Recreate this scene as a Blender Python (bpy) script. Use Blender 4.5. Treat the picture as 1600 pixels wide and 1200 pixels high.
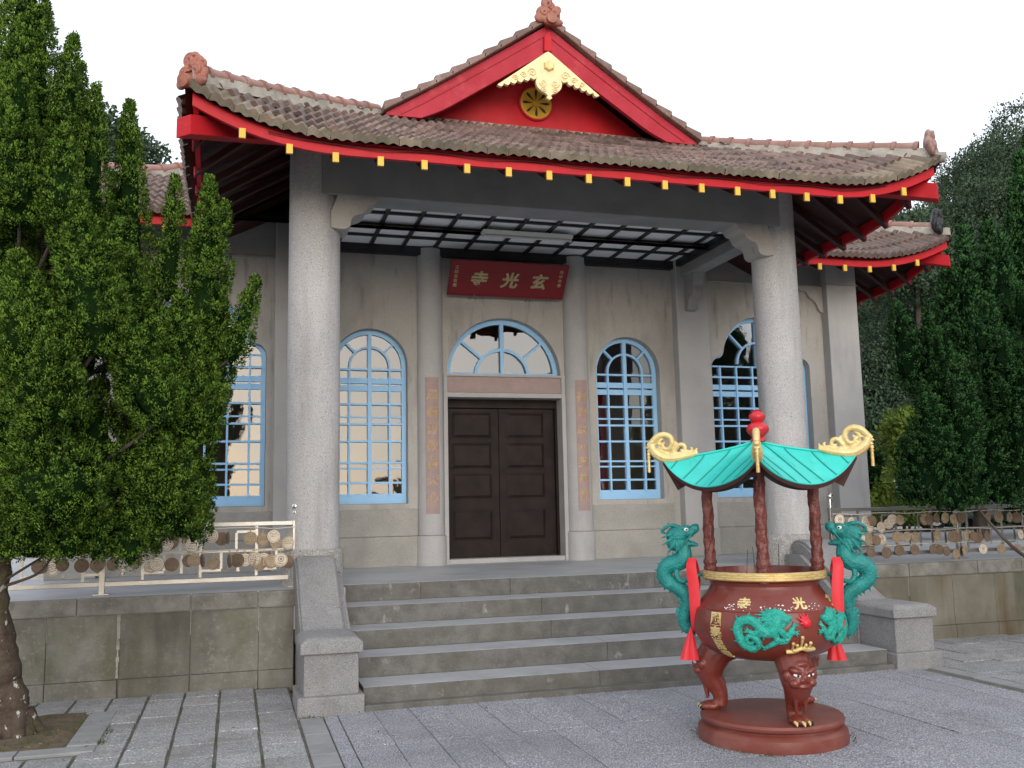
import bpy, bmesh, math, random
import numpy as np
from mathutils import Vector, Matrix

for o in list(bpy.data.objects):
    bpy.data.objects.remove(o, do_unlink=True)
SC = bpy.context.scene
COL = SC.collection
rad = math.radians
random.seed(11)

# ------------------------------------------------------------------ camera
cam_d = bpy.data.cameras.new('camera')
cam = bpy.data.objects.new('camera', cam_d)
COL.objects.link(cam)
SC.camera = cam
cam_d.sensor_width = 36.0
cam_d.lens = 36.0 * 1468.74 / 1600.0
cam_d.clip_start = 0.05
cam_d.clip_end = 2000.0
_y, _p, _r = rad(16.4058), rad(7.4483), rad(-1.1628)
_f = Vector((math.sin(_y) * math.cos(_p), math.cos(_y) * math.cos(_p), math.sin(_p)))
_rt = Vector((math.cos(_y), -math.sin(_y), 0.0))
_up = _rt.cross(_f)
_R = _rt * math.cos(_r) + _up * math.sin(_r)
_U = -_rt * math.sin(_r) + _up * math.cos(_r)
_m = Matrix((_R, _U, -_f)).transposed().to_4x4()
_m.translation = Vector((-3.5253, -12.3219, 1.6))
cam.matrix_world = _m

# ------------------------------------------------------------------ sky and light
SUN_EL, SUN_AZ = 14.0, 186.0       # compass-like azimuth, 0 = +Y, clockwise: behind the camera, to the left
w = bpy.data.worlds.new('World')
SC.world = w
w.use_nodes = True
nt = w.node_tree
for n in list(nt.nodes):
    nt.nodes.remove(n)
sky = nt.nodes.new('ShaderNodeTexSky')
sky.sky_type = 'NISHITA'
sky.sun_disc = False
sky.sun_elevation = rad(SUN_EL)
sky.sun_rotation = rad(SUN_AZ)
sky.altitude = 700.0
sky.air_density = 1.0
sky.dust_density = 2.2
sky.ozone_density = 1.0
# thin, even cloud veil over the whole sky: the clear sky mixed with a pale cloud colour
veil = nt.nodes.new('ShaderNodeMix')
veil.data_type = 'RGBA'
veil.inputs[0].default_value = 0.62
nt.links.new(sky.outputs[0], veil.inputs[6])
veil.inputs[7].default_value = (8.75, 8.8, 9.1, 1.0)
bg = nt.nodes.new('ShaderNodeBackground')
bg.inputs[1].default_value = 0.15
wo = nt.nodes.new('ShaderNodeOutputWorld')
nt.links.new(veil.outputs[2], bg.inputs[0])
nt.links.new(bg.outputs[0], wo.inputs[0])

sun_d = bpy.data.lights.new('sun', 'SUN')
sun_d.energy = 1.5
sun_d.angle = rad(55.0)
sun_d.color = (1.0, 0.95, 0.90)
sun = bpy.data.objects.new('sun', sun_d)
COL.objects.link(sun)
_sd = Vector((math.sin(rad(SUN_AZ)) * math.cos(rad(SUN_EL)), math.cos(rad(SUN_AZ)) * math.cos(rad(SUN_EL)), math.sin(rad(SUN_EL))))
sun.rotation_euler = _sd.to_track_quat('Z', 'Y').to_euler()
sun.location = (-20, -30, 25)

SC.view_settings.view_transform = 'Standard'
SC.view_settings.look = 'None'
SC.view_settings.exposure = 0.42
SC.view_settings.gamma = 1.0
SC.view_settings.use_curve_mapping = False
SC.render.engine = 'CYCLES'
SC.cycles.max_bounces = 6
SC.cycles.transparent_max_bounces = 12

# ------------------------------------------------------------------ mesh helpers
def rotm(axis, ang):
    return Matrix.Rotation(ang, 3, axis)

class MB:
    def __init__(s):
        s.v = []; s.f = []
    def add(s, vs, fs, M=None):
        k = len(s.v)
        for p in vs:
            p = Vector(p)
            s.v.append(M @ p if M is not None else p)
        for f in fs:
            s.f.append([i + k for i in f])
        return s
    def box(s, x0, x1, y0, y1, z0, z1, M=None):
        vs = [(x0, y0, z0), (x1, y0, z0), (x1, y1, z0), (x0, y1, z0), (x0, y0, z1), (x1, y0, z1), (x1, y1, z1), (x0, y1, z1)]
        return s.add(vs, [(0, 3, 2, 1), (4, 5, 6, 7), (0, 1, 5, 4), (1, 2, 6, 5), (2, 3, 7, 6), (3, 0, 4, 7)], M)
    def prism(s, poly, axis, a0, a1, M=None):
        def mk(u, w_, a):
            return {'x': (a, u, w_), 'y': (u, a, w_), 'z': (u, w_, a)}[axis]
        n = len(poly)
        vs = [mk(u, w_, a0) for u, w_ in poly] + [mk(u, w_, a1) for u, w_ in poly]
        fs = [list(range(n))[::-1], list(range(n, 2 * n))]
        for i in range(n):
            j = (i + 1) % n
            fs.append([i, j, n + j, n + i])
        return s.add(vs, fs, M)
    def lathe(s, prof, n=32, c=(0, 0), M=None, a0=0.0, a1=2 * math.pi, cap=True):
        full = abs(a1 - a0 - 2 * math.pi) < 1e-6
        m = n if full else n + 1
        vs = []; fs = []
        for r, z in prof:
            for i in range(m):
                a = a0 + (a1 - a0) * i / n
                vs.append((c[0] + r * math.cos(a), c[1] + r * math.sin(a), z))
        for k in range(len(prof) - 1):
            for i in range(n):
                j = (i + 1) % m
                fs.append([k * m + i, k * m + j, (k + 1) * m + j, (k + 1) * m + i])
        if cap and full:
            fs.append(list(range(m))[::-1])
            q = (len(prof) - 1) * m
            fs.append([q + i for i in range(m)])
        return s.add(vs, fs, M)
    def tube(s, pts, rr, n=10, cap=True, M=None, sq=(1, 1)):
        pts = [Vector(p) for p in pts]
        if not hasattr(rr, '__len__'):
            rr = [rr] * len(pts)
        vs = []; fs = []
        t0 = (pts[1] - pts[0]).normalized()
        ref = Vector((0, 0, 1)) if abs(t0.z) < .9 else Vector((1, 0, 0))
        nx = t0.cross(ref).normalized()
        for i, p in enumerate(pts):
            a = pts[max(i - 1, 0)]; b = pts[min(i + 1, len(pts) - 1)]
            t = (b - a).normalized()
            nx = (nx - t * nx.dot(t)).normalized()
            ny = t.cross(nx)
            for k in range(n):
                an = 2 * math.pi * k / n
                vs.append(p + (nx * math.cos(an) * sq[0] + ny * math.sin(an) * sq[1]) * rr[i])
        for i in range(len(pts) - 1):
            for k in range(n):
                j = (k + 1) % n
                fs.append([i * n + k, i * n + j, (i + 1) * n + j, (i + 1) * n + k])
        if cap:
            fs.append(list(range(n))[::-1])
            q = (len(pts) - 1) * n
            fs.append([q + k for k in range(n)])
        return s.add(vs, fs, M)
    def ell(s, c, r, R=None, n=14, m=9, M=None):
        c = Vector(c)
        if not hasattr(r, '__len__'):
            r = (r, r, r)
        vs = []; fs = []
        for i in range(m + 1):
            th = math.pi * i / m
            for k in range(n):
                a = 2 * math.pi * k / n
                p = Vector((r[0] * math.sin(th) * math.cos(a), r[1] * math.sin(th) * math.sin(a), r[2] * math.cos(th)))
                vs.append(c + (R @ p if R is not None else p))
        for i in range(m):
            for k in range(n):
                j = (k + 1) % n
                fs.append([i * n + k, (i + 1) * n + k, (i + 1) * n + j, i * n + j])
        return s.add(vs, fs, M)
    def cone(s, p0, p1, r0, r1=0.0, n=8, M=None):
        return s.tube([p0, p1], [r0, max(r1, 1e-4)], n=n, M=M)
    def grid(s, P, M=None, flip=False):
        ni = len(P); nj = len(P[0])
        vs = [p for row in P for p in row]
        fs = []
        for i in range(ni - 1):
            for j in range(nj - 1):
                q = [i * nj + j, i * nj + j + 1, (i + 1) * nj + j + 1, (i + 1) * nj + j]
                fs.append(q[::-1] if flip else q)
        return s.add(vs, fs, M)
    def mesh(s, name):
        me = bpy.data.meshes.new(name)
        me.from_pydata([tuple(p) for p in s.v], [], s.f)
        bm = bmesh.new(); bm.from_mesh(me)
        bmesh.ops.recalc_face_normals(bm, faces=bm.faces)
        bm.to_mesh(me); bm.free()
        return me

def link(name, me, mat=None, parent=None, smooth=None, bevel=0.0, seg=2):
    o = bpy.data.objects.new(name, me)
    COL.objects.link(o)
    if mat is not None and me is not None and len(me.materials) == 0:
        me.materials.append(mat)
    if smooth is not None:
        me.polygons.foreach_set('use_smooth', [True] * len(me.polygons))
        if smooth < 180:
            me.set_sharp_from_angle(angle=rad(smooth))
    if bevel > 0:
        b = o.modifiers.new('bevel', 'BEVEL')
        b.width = bevel; b.segments = seg; b.limit_method = 'ANGLE'; b.angle_limit = rad(40)
        b.harden_normals = False
    if parent is not None:
        setparent(o, parent)
    return o

def wmat(o):
    m = Matrix.Translation(o.location) @ o.rotation_euler.to_matrix().to_4x4()
    if o.parent is not None:
        return wmat(o.parent) @ o.matrix_parent_inverse @ m
    return m

def setparent(o, p):
    o.parent = p
    o.matrix_parent_inverse = wmat(p).inverted()

def build(mb, name, mat, parent=None, smooth=None, bevel=0.0, seg=2):
    return link(name, mb.mesh(name), mat, parent, smooth, bevel, seg)

def thing(name, label, cat, loc, group=None):
    o = bpy.data.objects.new(name, None)
    COL.objects.link(o)
    o.location = loc
    o.empty_display_size = 0.2
    tag(o, label, cat, group)
    return o

def tag(o, label, cat, group=None):
    o['label'] = label
    o['category'] = cat
    if group:
        o['group'] = group
    return o

def struct(o):
    o['kind'] = 'structure'
    return o

def inst(name, me, mw, parent=None, mat=None):
    """one more object that shares a mesh, placed with a world matrix (rigid)"""
    o = bpy.data.objects.new(name, me)
    COL.objects.link(o)
    if mat is not None and len(me.materials) == 0:
        me.materials.append(mat)
    loc, q, sc = mw.decompose()
    o.location = loc
    o.rotation_euler = q.to_euler()
    o.scale = sc
    if parent is not None:
        setparent(o, parent)
    return o

def sculpt(mb, voxel, smooth=4, name='sculpt'):
    """fuse overlapping lumps into one continuous surface"""
    me = mb.mesh(name)
    o = bpy.data.objects.new(name, me)
    COL.objects.link(o)
    r = o.modifiers.new('r', 'REMESH'); r.mode = 'VOXEL'; r.voxel_size = voxel
    if smooth:
        s = o.modifiers.new('s', 'SMOOTH'); s.iterations = smooth; s.factor = 0.5
    dg = bpy.context.evaluated_depsgraph_get()
    dg.update()
    out = bpy.data.meshes.new_from_object(o.evaluated_get(dg))
    bpy.data.objects.remove(o, do_unlink=True)
    bpy.data.meshes.remove(me)
    out.materials.clear()
    return out

def text_geo(s, size, depth, fat=0.0, shear=0.0):
    """(verts, faces) of lettering, centred, in the XY plane, raised along Z"""
    cu = bpy.data.curves.new('t', 'FONT')
    cu.body = s; cu.size = size; cu.extrude = depth; cu.offset = fat; cu.shear = shear
    cu.resolution_u = 3
    o = bpy.data.objects.new('t', cu)
    COL.objects.link(o)
    dg = bpy.context.evaluated_depsgraph_get(); dg.update()
    me = bpy.data.meshes.new_from_object(o.evaluated_get(dg))
    vs = [Vector(v.co) for v in me.vertices]
    fs = [list(p.vertices) for p in me.polygons]
    bpy.data.objects.remove(o, do_unlink=True)
    bpy.data.meshes.remove(me); bpy.data.curves.remove(cu)
    if vs:
        cx = (min(v.x for v in vs) + max(v.x for v in vs)) / 2
        cy = (min(v.y for v in vs) + max(v.y for v in vs)) / 2
        vs = [Vector((v.x - cx, v.y - cy, v.z)) for v in vs]
    return vs, fs

def arc(cx, cz, r, a0, a1, n):
    return [(cx + r * math.cos(rad(a0 + (a1 - a0) * i / n)), cz + r * math.sin(rad(a0 + (a1 - a0) * i / n))) for i in range(n + 1)]

def smoothpath(pts, k=6):
    """Catmull-Rom through points given as tuples of any length"""
    P = [np.array(p, float) for p in pts]
    P = [2 * P[0] - P[1]] + P + [2 * P[-1] - P[-2]]
    out = []
    for i in range(1, len(P) - 2):
        for j in range(k):
            t = j / k
            a, b, c, d = P[i - 1], P[i], P[i + 1], P[i + 2]
            out.append(.5 * ((2 * b) + (-a + c) * t + (2 * a - 5 * b + 4 * c - d) * t * t + (-a + 3 * b - 3 * c + d) * t ** 3))
    out.append(P[-2])
    return [tuple(float(x) for x in p) for p in out]

# ------------------------------------------------------------------ materials
def M(name, base, rough=.7, var=None, vscale=3.0, vlo=.35, vhi=.65, bump=0.0, bscale=60.0, metal=0.0, spec=.4, speck=None,
      rnd=0.0, stain=None, stain2=None, coat=0.0, rvar=0.0, tone=None, trans=0.0):
    m = bpy.data.materials.new(name)
    m.use_nodes = True
    n = m.node_tree.nodes; L = m.node_tree.links
    bs = n['Principled BSDF']
    geo = n.new('ShaderNodeNewGeometry')
    def noise(scale, detail=5, stretch=None, rough_=.55, off=0.0):
        t = n.new('ShaderNodeTexNoise')
        t.inputs['Scale'].default_value = scale
        t.inputs['Detail'].default_value = detail
        t.inputs['Roughness'].default_value = rough_
        mp = n.new('ShaderNodeMapping')
        L.new(geo.outputs['Position'], mp.inputs['Vector'])
        mp.inputs['Location'].default_value = (off, off * .7, off * 1.3)
        if stretch:
            mp.inputs['Scale'].default_value = stretch
        L.new(mp.outputs[0], t.inputs['Vector'])
        return t.outputs['Fac']
    def ramp(src, lo, hi):
        r = n.new('ShaderNodeMapRange')
        r.inputs['From Min'].default_value = lo
        r.inputs['From Max'].default_value = hi
        L.new(src, r.inputs['Value'])
        return r.outputs[0]
    def mix(fac, a, b, mode='MIX'):
        x = n.new('ShaderNodeMix'); x.data_type = 'RGBA'; x.blend_type = mode
        if isinstance(fac, (int, float)):
            x.inputs[0].default_value = fac
        else:
            L.new(fac, x.inputs[0])
        for v, k in ((a, 6), (b, 7)):
            if isinstance(v, (tuple, list)):
                x.inputs[k].default_value = (*v, 1.0)
            else:
                L.new(v, x.inputs[k])
        return x.outputs[2]
    def scalemul(src, amt):
        q = n.new('ShaderNodeMath'); q.operation = 'MULTIPLY'
        L.new(src, q.inputs[0]); q.inputs[1].default_value = amt
        return q.outputs[0]
    col = base
    if var is not None:
        col = mix(ramp(noise(vscale), vlo, vhi), base, var)
    if speck:
        for (sc, ss, lo, hi) in (speck if isinstance(speck, list) else [speck]):
            col = mix(ramp(noise(ss, 2, off=ss), lo, hi), col if not isinstance(col, tuple) else col, sc)
    for st in (stain, stain2):
        if st:
            sc, ss, stretch, lo, hi, amt = st
            col = mix(scalemul(ramp(noise(ss, 6, stretch, .6, off=ss * 3.1), lo, hi), amt), col, sc)
    if rnd:
        oi = n.new('ShaderNodeObjectInfo')
        hs = n.new('ShaderNodeHueSaturation')
        mr = n.new('ShaderNodeMapRange')
        mr.inputs['To Min'].default_value = 1 - rnd; mr.inputs['To Max'].default_value = 1 + rnd
        L.new(oi.outputs['Random'], mr.inputs['Value'])
        L.new(mr.outputs[0], hs.inputs['Value'])
        if isinstance(col, tuple):
            hs.inputs['Color'].default_value = (*col, 1)
        else:
            L.new(col, hs.inputs['Color'])
        col = hs.outputs[0]
    if tone:
        at = n.new('ShaderNodeAttribute'); at.attribute_name = 'tone'
        sp = n.new('ShaderNodeSeparateColor'); L.new(at.outputs['Color'], sp.inputs[0])
        col = mix(sp.outputs[0], col, tone)
    if isinstance(col, tuple):
        bs.inputs['Base Color'].default_value = (*col, 1)
    else:
        L.new(col, bs.inputs['Base Color'])
    bs.inputs['Roughness'].default_value = rough
    if rvar:
        mr = n.new('ShaderNodeMapRange')
        mr.inputs['To Min'].default_value = max(.05, rough - rvar); mr.inputs['To Max'].default_value = min(1, rough + rvar)
        L.new(noise(vscale * 2.3, 4, off=9.0), mr.inputs['Value'])
        L.new(mr.outputs[0], bs.inputs['Roughness'])
    bs.inputs['Metallic'].default_value = metal
    bs.inputs['Specular IOR Level'].default_value = spec
    if coat:
        bs.inputs['Coat Weight'].default_value = coat
        bs.inputs['Coat Roughness'].default_value = .12
    if trans:
        bs.inputs['Subsurface Weight'].default_value = 0.0
        tr = n.new('ShaderNodeBsdfTranslucent')
        if isinstance(col, tuple):
            tr.inputs[0].default_value = (*col, 1)
        else:
            L.new(col, tr.inputs[0])
        mx = n.new('ShaderNodeMixShader'); mx.inputs[0].default_value = trans
        L.new(bs.outputs[0], mx.inputs[1]); L.new(tr.outputs[0], mx.inputs[2])
        L.new(mx.outputs[0], n['Material Output'].inputs['Surface'])
    if bump:
        b = n.new('ShaderNodeBump'); b.inputs['Strength'].default_value = bump
        b.inputs['Distance'].default_value = .02
        L.new(noise(bscale, 4, off=3.3), b.inputs['Height'])
        L.new(b.outputs[0], bs.inputs['Normal'])
    return m

def glass_mat():
    m = bpy.data.materials.new('window_glass'); m.use_nodes = True
    n = m.node_tree.nodes; L = m.node_tree.links
    n.remove(n['Principled BSDF'])
    g = n.new('ShaderNodeBsdfGlossy'); g.inputs['Roughness'].default_value = .012
    g.inputs['Color'].default_value = (.95, .95, .95, 1)
    t = n.new('ShaderNodeBsdfTransparent'); t.inputs[0].default_value = (.72, .74, .74, 1)
    fr = n.new('ShaderNodeFresnel'); fr.inputs['IOR'].default_value = 1.82
    geo = n.new('ShaderNodeNewGeometry')
    ns = n.new('ShaderNodeTexNoise'); ns.inputs['Scale'].default_value = 2.2; ns.inputs['Detail'].default_value = 1
    L.new(geo.outputs['Position'], ns.inputs['Vector'])
    b = n.new('ShaderNodeBump'); b.inputs['Strength'].default_value = .10; b.inputs['Distance'].default_value = .03
    L.new(ns.outputs['Fac'], b.inputs['Height'])
    L.new(b.outputs[0], g.inputs['Normal'])
    mx = n.new('ShaderNodeMixShader')
    L.new(fr.outputs[0], mx.inputs[0]); L.new(t.outputs[0], mx.inputs[1]); L.new(g.outputs[0], mx.inputs[2])
    L.new(mx.outputs[0], n['Material Output'].inputs['Surface'])
    return m

m_column = M('grit_column', (.42, .42, .435), .85, (.49, .485, .49), 2.0, bump=.4, bscale=120, speck=[((.60, .60, .61), 90, .53, .68), ((.25, .25, .255), 80, .55, .70)], stain=((.27, .265, .265), 2.4, (1.6, 1.6, .2), .50, .70, .7))
m_plinth = M('pebble_plinth', (.30, .29, .28), .9, (.40, .39, .38), 14, bump=.8, bscale=90, speck=[((.58, .57, .55), 85, .56, .62), ((.13, .13, .13), 70, .60, .66)])
m_wall = M('cement_render', (.375, .362, .342), .9, (.43, .415, .395), 1.6, bump=.3, bscale=110, speck=[((.50, .48, .45), 110, .52, .76), ((.28, .27, .25), 95, .56, .80)],
           stain=((.25, .24, .22), 1.6, (1.2, 1, .5), .50, .72, .65), stain2=((.19, .18, .165), 5.0, (2.2, 1, .35), .57, .74, .65))
m_pilaster = M('smooth_render', (.36, .36, .365), .85, (.42, .415, .41), 2.2, bump=.2, bscale=130, speck=[((.43, .42, .42), 115, .52, .76), ((.23, .23, .23), 100, .56, .80)], stain=((.22, .215, .21), 1.8, (1.6, 1, .3), .54, .76, .5))
m_basecourse = M('base_course_stone', (.30, .295, .275), .92, (.36, .35, .325), 3, bump=.35, bscale=110, speck=[((.41, .40, .375), 105, .53, .74), ((.20, .195, .18), 92, .56, .76)], stain=((.21, .205, .19), 2.2, (1, 1, .7), .52, .72, .5))
m_beam = M('cement_beam', (.25, .25, .25), .9, (.31, .305, .30), 2.5, bump=.25, bscale=110, stain=((.17, .17, .17), 2.0, (.5, 1, 1.5), .5, .72, .5))
m_terr = M('weathered_wall', (.135, .13, .112), .92, (.215, .21, .185), 4.5, bump=.45, bscale=60, rnd=.05, speck=((.26, .25, .22), 30, .55, .80), stain=((.075, .07, .055), 1.5, (1.5, 1, .38), .47, .70, .8), stain2=((.12, .13, .065), 2.3, (1.2, 1, .6), .52, .72, .6))
m_terr_r = M('rust_stained_wall', (.135, .125, .095), .92, (.20, .19, .155), 2.2, bump=.35, bscale=80, rnd=.08, stain=((.10, .07, .03), 1.3, (2.0, 1, .25), .50, .66, .85), stain2=((.07, .075, .04), 2.0, (1.6, 1, .35), .50, .70, .75))
m_cop = M('coping_stone', (.155, .15, .13), .9, (.25, .245, .225), 5.5, bump=.4, bscale=60, rnd=.05, speck=((.28, .27, .25), 30, .55, .80), stain=((.085, .08, .065), 2.4, (1, 1, .8), .50, .70, .75))
m_floor = M('floor_cement', (.36, .37, .39), .5, (.43, .44, .46), 1.6, bump=.08, bscale=50, spec=.4, rvar=.12, stain=((.23, .235, .25), 1.2, None, .5, .72, .5))
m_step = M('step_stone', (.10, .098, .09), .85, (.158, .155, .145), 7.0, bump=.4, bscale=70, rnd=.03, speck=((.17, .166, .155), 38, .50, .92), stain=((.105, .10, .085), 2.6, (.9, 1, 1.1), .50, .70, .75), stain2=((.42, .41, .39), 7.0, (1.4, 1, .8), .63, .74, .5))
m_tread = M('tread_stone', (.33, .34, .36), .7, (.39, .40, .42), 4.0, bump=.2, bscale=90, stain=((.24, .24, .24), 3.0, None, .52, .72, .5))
m_pier = M('washed_granite', (.225, .225, .23), .9, (.28, .28, .28), 4, bump=.5, bscale=120, speck=[((.42, .42, .43), 110, .55, .70), ((.11, .11, .115), 95, .56, .72)], stain=((.15, .148, .14), 2.5, (1, 1, .6), .50, .72, .6))
m_tile = M('roof_tile', (.135, .092, .080), .55, (.205, .140, .120), 7, bump=.4, bscale=70, rnd=.38, spec=.4, stain=((.25, .235, .20), 9.0, None, .55, .72, .6), stain2=((.065, .06, .05), 6.0, None, .55, .72, .7))
m_tile_e = M('eave_tile', (.165, .135, .105), .8, (.23, .19, .145), 8, bump=.4, bscale=70, rnd=.3, stain=((.115, .115, .07), 7.0, None, .50, .68, .75), stain2=((.32, .17, .12), 5.0, None, .58, .70, .7))
m_ridge = M('ridge_tile', (.235, .115, .092), .45, (.30, .165, .135), 5, bump=.15, bscale=60, rnd=.16, spec=.6, stain=((.50, .42, .38), 5.0, None, .55, .72, .5))
m_verge = M('verge_tile', (.16, .10, .085), .6, (.23, .15, .125), 6, bump=.3, bscale=50, rnd=.25, stain=((.30, .27, .24), 5.0, None, .58, .74, .5))
m_mortar = M('ridge_mortar', (.31, .29, .25), .95, (.41, .39, .355), 6, bump=.5, bscale=50, stain=((.16, .15, .125), 3.6, None, .50, .68, .75))
m_terra = M('terracotta', (.27, .085, .055), .5, (.36, .14, .095), 9, bump=.3, bscale=50, spec=.5, stain=((.20, .10, .08), 7.0, None, .5, .7, .6))
m_red = M('red_paint', (.50, .018, .028), .42, (.43, .016, .022), 3.0, spec=.14, bump=.10, bscale=30, rvar=.12, stain=((.30, .02, .022), 3.5, (2.5, 2.5, .5), .52, .74, .55), stain2=((.56, .06, .065), 6.0, (.6, 1, 2), .60, .76, .4))
m_rose = M('weathered_red_paint', (.42, .035, .055), .5, (.36, .024, .038), 3.0, spec=.14, bump=.05, bscale=40, stain=((.50, .09, .10), 5.0, (1, 1, 1), .55, .72, .5))
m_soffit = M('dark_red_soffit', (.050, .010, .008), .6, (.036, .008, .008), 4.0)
m_yellow = M('yellow_paint', (.72, .46, .06), .5, (.68, .42, .05), 8.0)
m_cream = M('cream_paint', (.80, .69, .40), .5, (.74, .62, .34), 10.0, bump=.2, bscale=50)
m_medal = M('ochre_paint', (.62, .38, .03), .5, (.55, .33, .03), 6.0)
m_black = M('black_wood', (.012, .012, .014), .5, (.02, .02, .022), 6)
m_panel = M('ceiling_board', (.86, .89, .92), .6, (.82, .86, .90), 2.0, rnd=.04, stain=((.66, .69, .73), 2.4, None, .55, .75, .5))
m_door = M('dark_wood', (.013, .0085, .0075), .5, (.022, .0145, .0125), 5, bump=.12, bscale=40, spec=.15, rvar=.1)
m_pink = M('pink_plaster', (.36, .265, .25), .85, (.31, .24, .23), 9, bump=.2, bscale=90, stain=((.30, .24, .22), 6.0, (1, 1, .5), .54, .72, .6))
m_goldch = M('gold_lettering', (.55, .38, .15), .5, (.38, .26, .17), 14, metal=.15, spec=.5)
m_signred = M('sign_red', (.21, .012, .016), .45, (.17, .010, .014), 3.0)
m_signch = M('sign_lettering', (.44, .37, .20), .6, (.34, .29, .17), 20)
m_blue = M('blue_paint', (.29, .55, .84), .5, (.32, .58, .86), 4.0, bump=.1, bscale=60, spec=.4, stain=((.32, .46, .60), 8.0, None, .58, .74, .5))
m_glass = glass_mat()
m_room = M('room_plaster', (.38, .34, .28), .9)
m_roomfloor = M('room_floor', (.12, .07, .05), .5)
m_steel = M('stainless_steel', (.44, .435, .42), .34, (.37, .365, .35), 3, metal=.85, spec=.5, bump=.04, bscale=30)
m_chrome = M('polished_steel', (.75, .75, .76), .07, metal=1.0)
m_cord = M('cotton_cord', (.62, .60, .55), .9)
m_pale = M('pale_wood', (.66, .57, .44), .7, (.74, .67, .56), 18, rnd=.10)
m_tan = M('tan_wood', (.43, .34, .23), .75, (.34, .26, .18), 20, rnd=.15)
m_dark = M('aged_wood', (.15, .108, .078), .8, (.22, .16, .115), 20, rnd=.22)
m_ink = M('burnt_marks', (.20, .13, .08), .9)
m_tree_tag = M('tag_cord', (.55, .33, .10), .8)
m_lamp = M('lamp_white', (.60, .60, .58), .4)
m_bowl = M('oxide_red_paint', (.145, .022, .014), .36, (.175, .034, .021), 4.0, spec=.5, bump=.10, bscale=26, coat=.2, rvar=.12, stain=((.22, .11, .08), 4.5, (1, 1, 1.6), .62, .78, .35))
m_postm = M('carved_oxide_red', (.12, .024, .018), .38, (.17, .04, .03), 12, spec=.5, bump=.9, bscale=38, coat=.15)
m_basep = M('base_oxide_red', (.155, .036, .026), .42, (.20, .06, .045), 3.0, spec=.4, bump=.06, bscale=30, stain=((.30, .17, .14), 3.0, None, .52, .72, .45))
m_gold = M('gold_paint', (.56, .39, .14), .42, (.64, .48, .22), 9, metal=.4, spec=.5, bump=.2, bscale=60)
m_goldp = M('pale_gold_paint', (.74, .60, .30), .42, (.62, .47, .20), 12, metal=.3, bump=.3, bscale=70)
m_turq = M('turquoise_paint', (.022, .50, .44), .42, (.03, .56, .50), 5, spec=.45, coat=.1, stain=((.09, .60, .54), 9.0, (1, 1, .6), .56, .74, .5), stain2=((.02, .30, .27), 7.0, (2, 2, .6), .58, .72, .5))
m_teal = M('teal_paint', (.008, .19, .185), .45, (.014, .27, .25), 14, spec=.4, coat=.1, bump=.7, bscale=70, stain=((.07, .36, .33), 26.0, None, .60, .68, .6), stain2=((.006, .06, .06), 9.0, None, .56, .70, .6))
m_jade = M('jade_paint', (.02, .44, .35), .42, (.012, .30, .24), 30, spec=.4, coat=.1, bump=.8, bscale=90, stain=((.25, .58, .50), 40.0, None, .62, .68, .6))
m_gourd = M('gourd_red', (.55, .016, .028), .4, (.50, .014, .022), 5, spec=.45, coat=.1)
m_flame = M('flame_red', (.60, .012, .03), .4, coat=.1)
m_ribbon = M('red_satin', (.68, .035, .05), .55, (.62, .02, .03), 4, spec=.4)
m_eyew = M('eye_white', (.80, .80, .78), .35)
m_eyeb = M('eye_black', (.01, .012, .02), .25)
m_clawg = M('claw_gold', (.62, .45, .16), .4)
m_pave = M('rough_paver', (.25, .25, .262), .9, (.315, .315, .325), 9, bump=.5, bscale=70, rnd=.11, speck=[((.17, .17, .175), 55, .56, .66), ((.62, .62, .62), 70, .58, .65)], stain=((.19, .185, .165), 2.8, None, .50, .68, .6))
m_pebble = M('washed_pebble', (.235, .245, .29), .85, (.29, .30, .34), 6, bump=.7, bscale=90, rnd=.045, speck=[((.11, .115, .165), 74, .53, .61), ((.64, .64, .65), 88, .555, .61), ((.44, .42, .42), 110, .60, .65)], stain=((.33, .335, .36), 1.4, None, .5, .7, .4), stain2=((.17, .175, .19), .9, None, .52, .68, .45))
m_strip = M('plain_paver', (.235, .24, .245), .85, (.285, .29, .295), 6, bump=.25, bscale=70, rnd=.06)
m_joint = M('joint_soil', (.125, .12, .10), .95, (.18, .17, .145), 8, bump=.5, bscale=60, stain=((.07, .10, .03), 3.0, None, .52, .66, .7))
m_ground = M('ground_cement', (.22, .215, .205), .95, (.27, .265, .25), 1.2, bump=.3, bscale=30)
m_soil = M('tree_pit_soil', (.105, .08, .055), .95, (.16, .125, .085), 10, bump=.9, bscale=45, stain=((.07, .085, .025), 6.0, None, .50, .66, .7))
m_bark = M('juniper_bark', (.050, .036, .027), .95, (.095, .07, .053), 9, bump=1.0, bscale=26, stain=((.50, .51, .47), 16.0, (1, 1, .8), .60, .64, .9), stain2=((.10, .105, .045), 4.0, None, .52, .68, .6))
m_bark2 = M('dark_bark', (.055, .045, .038), .95, (.09, .075, .06), 9, bump=.8, bscale=24)
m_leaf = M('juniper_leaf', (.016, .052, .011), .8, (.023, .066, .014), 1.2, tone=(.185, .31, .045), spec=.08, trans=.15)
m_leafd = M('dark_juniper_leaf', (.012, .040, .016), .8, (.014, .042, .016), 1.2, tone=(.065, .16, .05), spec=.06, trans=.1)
m_hillleaf = M('hill_leaf', (.048, .085, .052), .9, (.080, .115, .076), .10, tone=(.095, .145, .085), spec=.02, trans=.25)
m_bush = M('bush_leaf', (.10, .17, .03), .6, (.13, .21, .04), 1.5, tone=(.28, .38, .08), spec=.08, trans=.2)
m_core = M('shade_core_green', (.006, .017, .005), 1.0, (.010, .026, .007), 6, bump=1.0, bscale=14, spec=0.0)
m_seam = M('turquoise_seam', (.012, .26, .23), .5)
m_core2 = M('shade_core_dark_green', (.004, .012, .005), 1.0, (.006, .016, .006), 6, bump=1.0, bscale=14, spec=0.0)
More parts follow.
